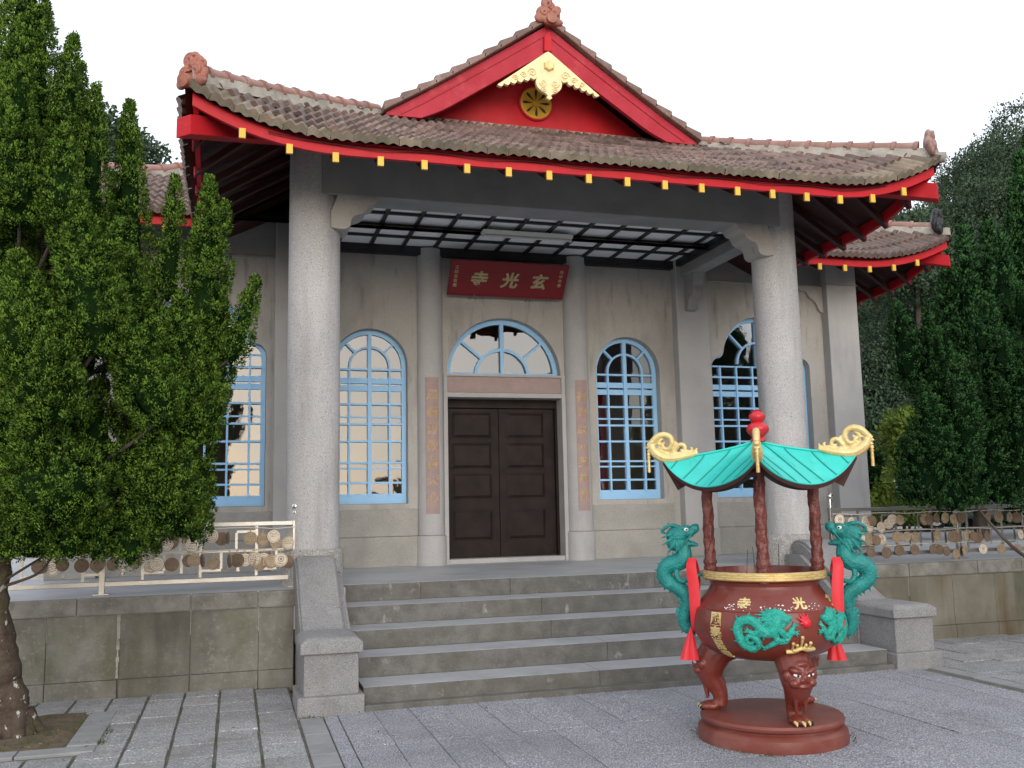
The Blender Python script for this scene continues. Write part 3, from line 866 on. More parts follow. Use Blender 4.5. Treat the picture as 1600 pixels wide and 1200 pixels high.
ZC = 5.118
gx = [-2.62, -2.28] + [-1.85 + .4295 * k for k in range(10)] + [2.44, 2.62]
gy = [-.07, -.545, -1.017, -1.49, -1.965, -2.30]
mb = MB(); mb.box(-2.66, 2.66, -2.34, .0, ZC + .03, ZC + .05)
ceil = build(mb, 'porch_ceiling', m_black, temple)
for a, b in zip(gx[:-1], gx[1:]):
    for c, d in zip(gy[:-1], gy[1:]):
        mb = MB(); mb.box(a + .012, b - .012, d + .012, c - .012, ZC + .008, ZC + .02); build(mb, 'ceiling_panel', m_panel, ceil)
for x in gx:
    mb = MB(); mb.box(x - .024, x + .024, -2.32, -.03, ZC - .018, ZC + .009); build(mb, 'ceiling_batten', m_black, ceil)
for y in gy:
    mb = MB(); mb.box(-2.655, 2.655, y - .024, y + .024, ZC - .022, ZC + .0085); build(mb, 'ceiling_batten', m_black, ceil)
mb = MB(); mb.box(-2.658, 2.658, -.105, -.001, 5.008, ZC + .03); build(mb, 'ceiling_edge_board', m_black, ceil)
for s in (-1, 1):
    X0, X1 = sorted((s * 2.585, s * 2.657)); mb = MB(); mb.box(X0, X1, -2.32, -.106, 5.03, ZC + .03); build(mb, 'ceiling_edge_board', m_black, ceil)

lamp = thing('fluorescent_lamp', 'white fluorescent strip lamp fixed under the dark gridded porch ceiling', 'lamp', (0, -1.2, 5.06))
mb = MB(); mb.prism([(-1.26, 5.066), (-1.10, 5.066), (-1.125, 5.025), (-1.235, 5.025)], 'x', -.60, .60); build(mb, 'housing', m_lamp, lamp, bevel=.004)
mb = MB(); mb.tube([(-.57, -1.18, 5.005), (.57, -1.18, 5.005)], .014, 10); build(mb, 'tube', m_lamp, lamp, smooth=40)
for s in (-1, 1):
    mb = MB(); mb.box(s * .585 - .012, s * .585 + .012, -1.20, -1.16, 4.985, 5.026); build(mb, 'lamp_holder', m_lamp, lamp)

# name board
sg = thing('name_board', 'dark red board with three gold characters above the arched fanlight', 'sign', (0, -.1, 4.47))
p0 = Vector((0, -.125, 4.468)); vdir = Vector((0, -.325, .402)); vl = vdir.length; vdir.normalize()
ndir = Vector((1, 0, 0)).cross(vdir)      # towards the viewer
B = Matrix((Vector((1, 0, 0)), vdir, ndir)).transposed().to_4x4(); B.translation = p0
mb = MB(); mb.box(-.825, .825, 0, vl, -.03, 0, M=B); build(mb, 'board', m_signred, sg, bevel=.005)
mb = MB()
for q in ((-.825, .825, 0, .018), (-.825, .825, vl - .018, vl), (-.825, -.807, 0, vl), (.807, .825, 0, vl)):
    mb.box(q[0], q[1], q[2], q[3], .0, .006, M=B)
build(mb, 'edge_moulding', m_signred, sg)
for ch, u in (('寺', -.41), ('光', .015), ('玄', .445)):
    vs, fs = text_geo(ch, .235, .006, .0075, .18)
    mb = MB(); mb.add([Vector((v.x + u, v.y + vl * .5, v.z + .004)) for v in vs], fs, B); build(mb, 'character', m_signch, sg)
for txt, u in (('丙申年春', .735), ('王師曾敬題', -.74)):
    for i, ch in enumerate(txt):
        vs, fs = text_geo(ch, .055, .002, .0008)
        mb = MB(); mb.add([Vector((v.x + u, v.y + vl * .80 - i * .066, v.z + .002)) for v in vs], fs, B); build(mb, 'small_character', m_signch, sg)
for u in (-.45, .36):
    mb = MB(); mb.tube([(u - .045, -.02, 4.445), (u, -.155, 4.478), (u + .045, -.02, 4.445)], .008, 6); build(mb, 'hook', m_steel, sg)

# ------------------------------------------------------------------ roofs
def prof(s):
    return .46 * s + .035 * s * s

class Roof:
    def __init__(s, W, Ye, Z0, L, dl):
        s.W, s.Ye, s.Z0, s.L, s.dl = W, Ye, Z0, L, dl
    def lift(s, d, q):
        return s.L * max(0., 1 - d / s.dl) ** 2.2 * max(0., 1 - q / 2.1)
    def zf(s, x, q):        # front slope, q = distance in from the eave
        return s.Z0 + prof(q) + s.lift(s.W - abs(x) - q, q)
    def zs(s, y, q):        # side slope
        return s.Z0 + prof(q) + s.lift(y - s.Ye - q, q)

def tile_mesh(wd, ln, hump, lip, seg=14):
    mb = MB()
    top0 = []; top1 = []; bot0 = []; bot1 = []
    for i in range(seg + 1):
        u = i / seg
        h = hump * (.5 - .5 * math.cos(4 * math.pi * u))
        x = (u - .5) * wd
        top0.append((x, 0, .030 + h)); top1.append((x, ln, .004 + h))
        bot0.append((x, 0, (-.014 + h * .9) if lip == 0 else -lip + h * .55))
    n = seg + 1
    vs = top0 + top1 + bot0
    fs = []
    for i in range(seg):
        fs.append((i, i + 1, n + i + 1, n + i))
        fs.append((2 * n + i, 2 * n + i + 1, i + 1, i))
    mb.add(vs, fs)
    me = mb.mesh('roof_tile')
    me.polygons.foreach_set('use_smooth', [True] * len(me.polygons))
    me.set_sharp_from_angle(angle=rad(50))
    return me

def frame(pos, tx, ty):
    X = Vector(tx).normalized(); Y = Vector(ty); Y = (Y - X * Y.dot(X)).normalized(); Z = X.cross(Y)
    m = Matrix((X, Y, Z)).transposed().to_4x4(); m.translation = Vector(pos)
    return m

TW, TL, TE = .2115, .315, .262
def put_tiles(R, front, xs0, xs1, qmax, me, me_e, parent=None, acc=None, side=1, y1=None, name='roof_tile', cond=None):
    """lay tiles on a slope; as single objects (parent) or into one mesh (acc)"""
    rn = random.Random(int(R.W * 100) + side + (7 if front else 0))
    cnt = 0
    q = 0.0; row = 0
    while q < qmax:
        j = math.ceil(xs0 / TW)
        while j * TW < xs1:
            t = (j + .5) * TW
            j += 1
            e = 1e-3
            if front:
                if abs(t) > R.W - q - .04: continue
                if cond and not cond(t, q): continue
                z = R.zf(t, q); dz = (R.zf(t + e, q) - R.zf(t - e, q)) / (2 * e); dq = (R.zf(t, q + e) - z) / e
                if abs(dz) > .9: dz = math.copysign(.9, dz)
                pos = (t, R.Ye + q - .02, z); tx = (1, 0, dz); ty = (0, 1, dq)
            else:
                if t < R.Ye + q + .16: continue
                if cond and not cond(t, q): continue
                z = R.zs(t, q); dz = (R.zs(t + e, q) - R.zs(t - e, q)) / (2 * e); dq = (R.zs(t, q + e) - z) / e
                pos = (side * (R.W - q + .02), t, z); tx = (0, side, side * dz); ty = (-side, 0, dq)
            mw = frame(pos, tx, ty)
            k = math.sqrt(1 + dz * dz); ky = max(1.0, TE * math.sqrt(1 + dq * dq) * 1.14 / TL)
            mw = mw @ Matrix.Rotation(rn.uniform(-.006, .006), 4, 'Z') @ Matrix.Translation((0, rn.uniform(-.006, .006), rn.uniform(-.003, .004))) @ Matrix.Diagonal((k, ky, 1, 1))
            m_ = me_e if row == 0 else me
            if acc is None:
                inst(name, m_, mw, parent, m_tile_e if row == 0 else m_tile); cnt += 1
            else:
                acc.append((m_, mw))
        q += TE; row += 1
    return cnt

def join_tiles(acc, name, parent, mat):
    V = []; F = []; k = 0
    for me, mw in acc:
        co = np.empty(len(me.vertices) * 3); me.vertices.foreach_get('co', co); co = co.reshape(-1, 3)
        A = np.array(mw); V.append(co @ A[:3, :3].T + A[:3, 3])
        for p in me.polygons:
            F.append([v + k for v in p.vertices])
        k += len(co)
    if not V: return None
    me = bpy.data.meshes.new(name)
    me.from_pydata(np.concatenate(V).tolist(), [], F)
    o = link(name, me, mat, parent, smooth=50)
    o['kind'] = 'stuff'
    return o

t_me = tile_mesh(TW, TL, .036, 0)
t_ed = tile_mesh(TW * .985, TL, .034, .035)

def hip_ridge(R, s, qmax, par, n_t, yside=1):
    """mortar band and lapped ridge tiles on the hip at side s"""
    pts = []
    for i in range(25):
        q = .04 + (qmax - .04) * i / 24
        pts.append(Vector((s * (R.W - q), R.Ye + q, R.zf(R.W - q, q))))
    band = MB(); P = []
    for i, p in enumerate(pts):
        a = pts[max(0, i - 1)]; b = pts[min(24, i + 1)]
        t = (b - a).normalized(); sd = Vector((t.y, -t.x, 0)).normalized()
        w_ = .085
        hh = .092 + .008 * math.sin(i * 1.7)
        P.append([p + sd * w_ + Vector((0, 0, -.02)), p + sd * (w_ * .82) + Vector((0, 0, hh)), p - sd * (w_ * .82) + Vector((0, 0, hh)), p - sd * w_ + Vector((0, 0, -.02)), p + sd * w_ + Vector((0, 0, -.02))])
    band.grid(P)
    build(band, 'ridge_mortar', m_mortar, par, smooth=40)
    L = sum((pts[i + 1] - pts[i]).length for i in range(24))
    def at(d):
        for i in range(24):
            l = (pts[i + 1] - pts[i]).length
            if d <= l or i == 23:
                return pts[i] + (pts[i + 1] - pts[i]) * (d / l), (pts[i + 1] - pts[i]).normalized()
            d -= l
    start = .22
    st = (L - start) / n_t
    for i in range(n_t):
        p, t = at(start + st * i); p2, t2 = at(min(L, start + st * (i + 1) + .02))
        up = Vector((0, 0, .108))
        mb = MB()
        mb.tube([p + up, p2 + up], [.074, .066], 14)
        mb.tube([p + up - t * .01, p + up + t * .035], [.086, .084], 14)
        build(mb, 'ridge_tile', m_ridge, par, smooth=40)
    return pts

def goblin(par, p, yaw, h, mat, name='ridge_end_ornament'):
    """swirling terracotta end tile"""
    A = Matrix.Translation(p) @ Matrix.Rotation(yaw, 4, 'Z') @ Matrix.Diagonal((h / .30, h / .30 * .62, h / .30, 1))
    mb = MB()
    mb.ell((.02, .02, .15), (.13, .10, .17), M=A); mb.ell((-.01, 0, .27), (.085, .08, .085), M=A)
    mb.ell((.09, .0, .10), (.09, .085, .13), M=A); mb.ell((-.09, -.03, .10), (.085, .08, .11), M=A)
    mb.ell((-.13, -.06, .03), (.075, .06, .065), M=A); mb.ell((.0, -.06, .05), (.14, .07, .09), M=A); mb.ell((.06, -.05, .0), (.15, .08, .06), M=A)
    def swirl(cx, y, cz, r, a0, d, n, w2):
        pts = [(cx + r * (1 - .9 * k / n) * math.cos(a0 + d * k * .42), y - .01 * k / n, cz + r * (1 - .9 * k / n) * math.sin(a0 + d * k * .42)) for k in range(n)]
        mb.tube([A @ Vector(v) for v in pts], w2 * h / .30, 8)
    swirl(-.02, -.085, .24, .075, .5, 1, 26, .020)
    swirl(.08, -.095, .12, .07, 2.5, -1, 24, .018)
    swirl(-.07, -.115, .11, .065, 0, 1, 24, .018)
    swirl(.02, -.12, .03, .06, 1, -1, 22, .016)
    swirl(.13, -.03, .19, .06, 3.5, 1, 20, .018)
    me = sculpt(mb, .009 * h / .30, 2)
    return link(name, me, mat, par, smooth=180)

def fascia(R, par, xr, y0, y1, sides, fr_y, hb=.135):
    """red eave boards: front between x-ranges, and along the sides from y0 to y1"""
    for a, b in xr:
        n = max(4, int((b - a) / .12))
        P = []
        for i in range(n + 1):
            x = a + (b - a) * i / n
            l = R.lift(R.W - abs(x), 0)
            z0, z1 = R.Z0 - hb + l, R.Z0 + l - .004
            P.append([(x, fr_y, z0), (x, fr_y, z1), (x, fr_y + .045, z1), (x, fr_y + .045, z0), (x, fr_y, z0)])
        mb = MB(); mb.grid(P); build(mb, 'eave_board', m_red, par, smooth=40)
    for s in sides:
        n = int((y1 - y0) / .12); P = []
        for i in range(n + 1):
            y = y0 + (y1 - y0) * i / n
            l = R.lift(y - R.Ye, 0)
            z0, z1 = R.Z0 - hb + l, R.Z0 + l - .004
            X = s * (R.W - .10)
            P.append([(X, y, z0), (X, y, z1), (X - s * .045, y, z1), (X - s * .045, y, z0), (X, y, z0)])
        mb = MB(); mb.grid(P); build(mb, 'eave_board', m_red, par, smooth=40)

def rafters(R, par, xl, yl, sides, fr_y, reach):
    for x in xl:
        l = R.lift(R.W - abs(x), 0)
        zc = R.Z0 - .168 + l
        q = min(reach, R.W - abs(x) - .05)
        y1 = R.Ye + q
        z1 = R.zf(x, q) - .10
        mb = MB()
        mb.add([(x - .034, fr_y - .004, zc - .042), (x + .034, fr_y - .004, zc - .042), (x + .034, fr_y - .004, zc + .042), (x - .034, fr_y - .004, zc + .042),
                (x - .034, y1, z1 - .042), (x + .034, y1, z1 - .042), (x + .034, y1, z1 + .042), (x - .034, y1, z1 + .042)],
               [(0, 1, 2, 3), (7, 6, 5, 4), (0, 4, 5, 1), (1, 5, 6, 2), (2, 6, 7, 3), (3, 7, 4, 0)])
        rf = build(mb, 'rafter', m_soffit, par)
        mb = MB(); mb.box(x - .029, x + .029, fr_y - .030, fr_y - .003, zc - .046, zc + .046); build(mb, 'rafter_end', m_yellow, par, bevel=.003)
    for s in sides:
        for y in yl:
            l = R.lift(y - R.Ye, 0)
            zc = R.Z0 - .150 + l
            q = min(reach, y - R.Ye - .05)
            X0 = s * (R.W - .09); X1 = s * (R.W - q)
            z1 = R.zs(y, q) - .10
            mb = MB()
            mb.add([(X0, y - .034, zc - .042), (X0, y + .034, zc - .042), (X0, y + .034, zc + .042), (X0, y - .034, zc + .042),
                    (X1, y - .034, z1 - .042), (X1, y + .034, z1 - .042), (X1, y + .034, z1 + .042), (X1, y - .034, z1 + .042)],
                   [(0, 1, 2, 3), (7, 6, 5, 4), (0, 4, 5, 1), (1, 5, 6, 2), (2, 6, 7, 3), (3, 7, 4, 0)])
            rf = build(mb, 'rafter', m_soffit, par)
            mb = MB(); mb.box(X0 - .004 if s > 0 else X0 - .010, X0 + .010 if s > 0 else X0 + .004, y - .036, y + .036, zc - .044, zc + .044); build(mb, 'rafter_end', m_rose, par, bevel=.003)

def deck(R, qf, qs, yb, par, ygq):
    """roof boarding: tile bed on top, painted soffit below"""
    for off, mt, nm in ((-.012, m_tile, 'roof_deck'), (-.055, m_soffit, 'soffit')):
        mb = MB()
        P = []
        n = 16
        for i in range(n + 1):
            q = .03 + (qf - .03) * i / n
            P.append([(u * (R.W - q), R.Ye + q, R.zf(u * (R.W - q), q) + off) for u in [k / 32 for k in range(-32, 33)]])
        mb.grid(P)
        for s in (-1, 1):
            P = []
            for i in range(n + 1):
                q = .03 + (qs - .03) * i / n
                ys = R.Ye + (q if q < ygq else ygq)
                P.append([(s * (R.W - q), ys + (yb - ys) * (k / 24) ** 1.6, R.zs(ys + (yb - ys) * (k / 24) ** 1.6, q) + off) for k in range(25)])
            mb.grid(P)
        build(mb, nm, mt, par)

def corner_beam(R, par, s, sz=.088, zc=5.015):
    p0 = Vector((s * (R.W - .02), R.Ye + .12, zc)); p1 = Vector((s * (R.W - 1.3), R.Ye + 1.4, zc + .52))
    t = (p1 - p0).normalized(); sd = Vector((t.y, -t.x, 0)).normalized() * sz; up = Vector((0, 0, sz * 1.05))
    mb = MB()
    vs = [p0 - sd - up, p0 + sd - up, p0 + sd + up, p0 - sd + up, p1 - sd - up, p1 + sd - up, p1 + sd + up, p1 - sd + up]
    mb.add(vs, [(0, 1, 2, 3), (7, 6, 5, 4), (0, 4, 5, 1), (1, 5, 6, 2), (2, 6, 7, 3), (3, 7, 4, 0)])
    build(mb, 'corner_beam', m_red, par, bevel=.006)

# --- porch roof
RP = Roof(4.05, -3.97, 4.99, .40, 1.5)
mbr = MB(); mbr.tube([(0, -2.05, 7.40), (0, 3.2, 7.46)], .10, 12)
proof = build(mbr, 'porch_roof', m_ridge, temple, smooth=40)          # the ridge roll; everything else of this roof hangs on it
deck(RP, 2.36, 4.05, 3.2, proof, 1.86)
fascia(RP, proof, [(-3.955, 3.955)], -3.87, -.95, (-1, 1), -3.90)
rafters(RP, proof, [-3.524 + .41459 * k for k in range(18)], [-3.45 + .415 * k for k in range(7)], (-1, 1), -3.885, 1.5)
for s in (-1, 1):
    corner_beam(RP, proof, s)
ntiles = put_tiles(RP, True, -4.1, 4.1, 2.22, t_me, t_ed, proof)
acc = []
for s in (-1, 1):
    put_tiles(RP, False, -4.0, -.6, 1.95, t_me, t_ed, acc=acc, side=s)
    put_tiles(RP, False, -2.1, 1.0, 3.9, t_me, t_ed, acc=acc, side=s, cond=lambda t, q: q > 1.9)
join_tiles(acc, 'side_slope_tiles', proof, m_tile)
for s in (-1, 1):
    hp_ = hip_ridge(RP, s, 2.02, proof, 11)
    goblin(proof, Vector((s * 3.945, -3.87, 5.40 + (.03 if s > 0 else 0))), rad(-45) if s < 0 else rad(45), .27, m_terra if s < 0 else m_ridge)
    mb = MB(); mb.tube([(s * 4.04, -4.0, 5.385), (s * 3.98, -3.93, 5.40)], .062, 12); build(mb, 'ridge_end_tile', m_terra if s < 0 else m_mortar, proof, smooth=40)
goblin(proof, Vector((0, -2.20, 7.40)), 0, .27, m_terra)
mb = MB(); mb.tube([(.02, -2.31, 7.41), (.02, -2.12, 7.43)], .062, 14); build(mb, 'ridge_end_tile', m_terra, proof, smooth=40)

# gable
up_ = [(-1.965, 6.085), (-1.5, 6.375), (-.99, 6.715), (-.5, 7.045), (0, 7.39)]
lo_ = smoothpath([(-1.55, 6.06), (-1.30, 6.18), (-1.03, 6.355), (-.62, 6.63), (-.3, 6.845), (0, 7.04)], 4)
for s in (-1, 1):
    mb = MB(); mb.prism([(s * u, z) for u, z in up_ + lo_[::-1] + [(-1.94, 6.058)]], 'y', -2.135, -2.075); build(mb, 'barge_board', m_rose, proof, bevel=.005)
    for fr, wd in ((.36, .012), (.46, .008)):
        mb = MB()
        a = [(-1.93 + .02, 6.075 + .02)]
        P0 = [(u, z) for u, z in up_]
        line = []
        for u, z in [(-1.78, 6.205), (-1.5, 6.375), (-.99, 6.715), (-.5, 7.045), (0.0, 7.39)]:
            line.append((u, z - .34 * fr * .62 - .02))
        mb.prism([(s * u, z + wd) for u, z in line] + [(s * u, z - wd) for u, z in line[::-1]], 'y', -2.146, -2.134); build(mb, 'barge_moulding', m_rose, proof)
    # tiles on the verge
    for k in range(10):
        q0 = 2.06 + k * .196
        q1 = q0 + .235
        x0, x1 = 4.05 - q0, 4.05 - q1
        z0, z1 = RP.Z0 + prof(q0), RP.Z0 + prof(q1)
        mb = MB()
        d0, d1 = .105, .050
        mb.add([(s * x0, -2.215, z0 - .005), (s * x1, -2.215, z1 - .005), (s * x1, -2.215, z1 + d1), (s * x0, -2.215, z0 + d0),
                (s * x0, -1.98, z0 - .005), (s * x1, -1.98, z1 - .005), (s * x1, -1.98, z1 + d1), (s * x0, -1.98, z0 + d0)],
               [(0, 1, 2, 3), (7, 6, 5, 4), (0, 4, 5, 1), (1, 5, 6, 2), (2, 6, 7, 3), (3, 7, 4, 0)])
        build(mb, 'verge_tile', m_verge, proof, bevel=.014, seg=3)
mb = MB(); mb.prism([(-1.75, 6.08), (1.75, 6.08), (0, 7.30)], 'y', -1.66, -1.62); build(mb, 'gable_wall', m_red, proof)
mb = MB(); mb.prism([(-.05, 7.04), (.05, 7.04), (.045, 7.20), (.02, 7.30), (-.045, 7.22)], 'y', -2.19, -2.13); build(mb, 'gable_key_block', m_red, proof, bevel=.006)
for k in range(13):
    x = -1.45 + k * .225
    mb = MB(); mb.box(x + .004, x + .221, -1.80, -1.66, 6.17, 6.235); build(mb, 'flashing_tile', m_ridge, proof, bevel=.01)
# cream gable ornament with scalloped edge
sc_l = [(-.645, 6.545)]
def scallop(a, b, n, r):
    out = []
    for i in range(n):
        p = Vector(a).lerp(Vector(b), i / n); q = Vector(a).lerp(Vector(b), (i + 1) / n)
        d = (q - p); nrm = Vector((d.y, -d.x)).normalized()
        for k in range(6):
            t = k / 6
            out.append(tuple(p + d * t + nrm * r * math.sin(math.pi * t)))
    return out
left = scallop((-.645, 6.545), (-.15, 6.705), 6, .032)
pend = smoothpath([(-.15, 6.705), (-.165, 6.64), (-.145, 6.57), (-.09, 6.52), (-.045, 6.50), (-.02, 6.475), (-.035, 6.45), (0, 6.425)], 4)
half = left + pend
om = MB(); om.prism([(u, z) for u, z in half] + [(-u, z) for u, z in half[::-1][1:]] + [(.03, 7.02), (0, 7.035), (-.03, 7.02)], 'y', -2.185, -2.136)
orn = build(om, 'gable_ornament', m_cream, proof, bevel=.008)
mb = MB(); mb.lathe([(.072, 0), (.06, .03), (.05, .034)], 6, M=Matrix.Translation((0, -2.185, 6.845)) @ Matrix.Rotation(rad(90), 4, 'X') @ Matrix.Rotation(rad(30), 4, 'Z')); build(mb, 'ornament_boss', m_goldp, proof)
for s in (-1, 1):
    for (cx, cz, r, d) in ((.21, 6.745, .055, 1), (.32, 6.70, .04, 1), (.42, 6.655, .035, 1), (.075, 6.63, .05, -1), (.07, 6.545, .035, 1)):
        pts = [(s * (cx + r * (1 - k / 24) * math.cos(d * k * .45)), -2.187, cz + r * (1 - k / 24) * math.sin(d * k * .45)) for k in range(22)]
        mb = MB(); mb.tube(pts, .009, 6); build(mb, 'ornament_scroll', m_cream, proof, smooth=60)
# round medallion with eight slits
Md = Matrix.Translation((-.005, -1.664, 6.60)) @ Matrix.Rotation(rad(90), 4, 'X')
mb = MB(); mb.lathe([(.205, 0), (.205, .02), (.185, .026), (.17, .02), (.05, .012), (.045, .03), (.02, .036)], 40, M=Md)
med = build(mb, 'gable_medallion', m_medal, proof, smooth=30)
mb = MB(); mb.lathe([(.232, 0), (.232, .018), (.224, .03), (.207, .03), (.204, .018)], 40, M=Md, cap=False); build(mb, 'medallion_ring', m_red, proof, smooth=30)
for k in range(8):
    a = rad(45 * k)
    mb = MB()
    pl = [(.055, 0), (.10, .009), (.145, .016), (.165, .009), (.178, 0), (.165, -.009), (.145, -.016), (.10, -.009)]
    mb.prism([(u * math.cos(a) - v * math.sin(a), u * math.sin(a) + v * math.cos(a)) for u, v in pl], 'z', .010, .0265, M=Md); build(mb, 'medallion_slit', m_black, proof)
# sagging cable along the eave board
pts = []
for k in range(61):
    x = -3.3 + 6.6 * k / 60
    pts.append((x, -3.925, 4.955 + RP.lift(4.05 - abs(x), 0) + .022 * abs(math.sin(k / 60 * math.pi * 6.5)) - .035))
mb = MB(); mb.tube(pts, .006, 5); cab = build(mb, 'eave_cable', m_soffit, None, smooth=60)
tag(cab, 'thin dark cable sagging along the red eave board of the porch', 'cable')

# --- main roof
RM = Roof(6.68, -1.15, 5.06, .42, 1.7)
mbr = MB(); mbr.tube([(-1.4, 3.9, 8.25), (1.4, 3.9, 8.25)], .12, 12)
mroof = build(mbr, 'hall_roof', m_ridge, temple, smooth=40)
deck(RM, 4.9, 4.9, 8.9, mroof, 9.0)
fascia(RM, mroof, [(-6.585, -3.98), (3.98, 6.585)], -1.05, 8.5, (-1, 1), -1.08)
rafters(RM, mroof, [s * (3.952 + .415 * k) for s in (-1, 1) for k in range(6)], [-.62 + .415 * k for k in range(8)], (-1, 1), -1.065, 1.2)
acc = []
put_tiles(RM, True, -6.7, -3.8, 3.2, t_me, t_ed, acc=acc)
put_tiles(RM, True, 3.8, 6.7, 3.2, t_me, t_ed, acc=acc, side=2)
put_tiles(RM, False, -1.2, 7.0, 1.6, t_me, t_ed, acc=acc, side=-1)
put_tiles(RM, False, -1.2, 7.0, 1.6, t_me, t_ed, acc=acc, side=1)
join_tiles(acc, 'hall_roof_tiles', mroof, m_tile)
for s in (-1, 1):
    corner_beam(RM, mroof, s, .08, 5.10)
    hip_ridge(RM, s, 4.6, mroof, 22)
    goblin(mroof, Vector((s * 6.50, -1.0, 5.52)), rad(45) if s > 0 else rad(-45), .34, m_black if s > 0 else m_terra)
# ------------------------------------------------------------------ railings and their hanging plaques
def railing(label, x_posts, x_end, sg, cords):
    t = thing('metal_railing', label, 'railing', (x_posts[0], -2.6, HP), 'stainless railings on the terrace')
    xa, xb = sorted((x_posts[0], x_end))
    for z0, z1, nm in ((1.466, 1.508, 'top_rail'), (.934, .979, 'bottom_rail')):
        mb = MB(); mb.box(xa - .02, xb + .02, -2.622, -2.578, z0, z1); build(mb, nm, m_steel, t, bevel=.004)
    for k, x in enumerate(x_posts):
        mb = MB(); mb.box(x - .027, x + .027, -2.627, -2.573, HP, 1.51); build(mb, 'post', m_steel, t, bevel=.004)
        mb = MB(); mb.box(x - .07, x + .07, -2.67, -2.53, HP, HP + .008); build(mb, 'foot_plate', m_steel, t)
        if k == 0:
            mb = MB(); mb.tube([(x, -2.6, 1.51), (x, -2.6, 1.615)], .02, 14); mb.lathe([(.03, 1.585), (.03, 1.60)], 14, (x, -2.6)); build(mb, 'finial_stem', m_chrome, t, smooth=40)
            mb = MB(); mb.ell((x, -2.6, 1.650), .037, n=24, m=16); build(mb, 'ball_finial', m_chrome, t, smooth=180)
    # fretwork
    x = x_posts[0] + sg * .37
    w_ = .013
    k = 0
    while abs(x) < abs(x_end) - .1:
        for a in ((x - w_, x + w_, .985, 1.465), ):
            mb = MB(); mb.box(a[0], a[1], -2.606, -2.594, a[2], a[3]); build(mb, 'fret_bar', m_steel, t)
        for a in ((x - .19, x - w_, 1.40, 1.424), (x + w_, x + .19, 1.036, 1.060)):
            mb = MB(); mb.box(a[0], a[1], -2.605, -2.595, a[2], a[3]); build(mb, 'fret_bar', m_steel, t)
        for a in ((x - .203, x - .179, 1.245, 1.40), (x + .179, x + .203, 1.06, 1.215), (x - .185, x - .16, 1.03, 1.205)):
            mb = MB(); mb.box(a[0], a[1], -2.6045, -2.5955, a[2], a[3]); build(mb, 'fret_bar', m_steel, t)
        mb = MB(); mb.box(x - .26, x + .26, -2.6035, -2.5965, 1.217, 1.240); build(mb, 'fret_bar', m_steel, t)
        x += sg * .522; k += 1
    rn = random.Random(5 if sg > 0 else 6)
    for z in cords:
        pts = []
        n = 60
        ph = rn.uniform(0, 3)
        for i in range(n + 1):
            xx = x_posts[0] + (x_end - x_posts[0]) * i / n
            pts.append((xx, -2.632, z + .016 * abs(math.sin(ph + i * .33)) - .01 + rn.uniform(-.002, .002)))
        mb = MB(); mb.tube(pts, .0055, 6); build(mb, 'cord', m_cord, t, smooth=60)
    return t
railing('stainless steel railing with fretwork to the left of the steps, below the juniper', [-2.95, -4.717, -6.48], -7.6, -1, (1.445, 1.235))
railing('stainless steel railing with fretwork right of the steps, crowded with plaques', [3.235, 5.03, 6.80], 8.0, 1, (1.435, 1.225, 1.055))

def ink_mesh(seed, kind):
    """burnt-in writing: a ring, rows of strokes and, on some, a little emblem"""
    rn = random.Random(seed)
    mb = MB(); n = 22
    def ringm(r0, r1, cx=0, cy=0, n=22):
        vs = [(cx + r * math.cos(2 * math.pi * i / n), cy + r * math.sin(2 * math.pi * i / n), .0066) for r in (r0, r1) for i in range(n)]
        mb.add(vs, [(i, (i + 1) % n, n + (i + 1) % n, n + i) for i in range(n)])
    ringm(.049, .0525)
    if kind == 1:
        ringm(.020, .025, 0, .008, 14); ringm(.004, .011, 0, .008, 10)
    rows = {0: 4, 1: 1, 2: 3, 3: 5}[kind]
    for row in range(rows):
        z = (.026 - row * .016) if kind != 1 else -.034
        x = -.036 if kind != 1 else -.024
        while x < (.032 if kind != 1 else .02):
            l = rn.uniform(.005, .014)
            mb.add([(x, z + rn.uniform(-.003, .003), .0066), (x + l, z, .0066), (x + l, z + rn.uniform(.003, .009), .0066), (x + rn.uniform(0, .004), z + .007, .0066)], [(0, 1, 2, 3)])
            x += l + rn.uniform(.002, .006)
    me = mb.mesh('inscription'); me.materials.append(m_ink)
    return me
def plaque_parts():
    mb = MB(); mb.lathe([(.058, -.006), (.0625, -.0045), (.0625, .0045), (.058, .006)], 22); disc = mb.mesh('wooden_plaque')
    mb = MB(); mb.tube([(0, .058, .0), (.004, .075, .004), (.001, .098, .003)], .0022, 5); mb.tube([(0, .058, .004), (-.004, .075, .006), (.001, .098, .003)], .0022, 5); loop = mb.mesh('hanging_loop')
    return disc, [ink_mesh(k, k % 4) for k in range(8)], loop
PD, PI_, PL = plaque_parts()
PD_m = {}
for k, m_ in (('p', m_pale), ('t', m_tan), ('d', m_dark), ('e', m_dark)):
    q = PD.copy(); q.materials.append(m_); q.polygons.foreach_set('use_smooth', [True] * len(q.polygons)); q.set_sharp_from_angle(angle=rad(40)); PD_m[k] = q
PL.materials.append(m_tree_tag)
L_UP = [(-5.47, 1.35, 't'), (-5.42, 1.32, 'd'), (-4.15, 1.32, 'p'), (-4.11, 1.33, 'd'), (-3.95, 1.36, 't'), (-3.92, 1.3, 'p'), (-3.74, 1.38, 'p'), (-3.65, 1.35, 'd'), (-3.59, 1.36, 'e'), (-3.38, 1.35, 't'), (-3.26, 1.33, 't'), (-3.16, 1.36, 'p'), (-3.14, 1.3, 't'), (-3.02, 1.29, 'p')]
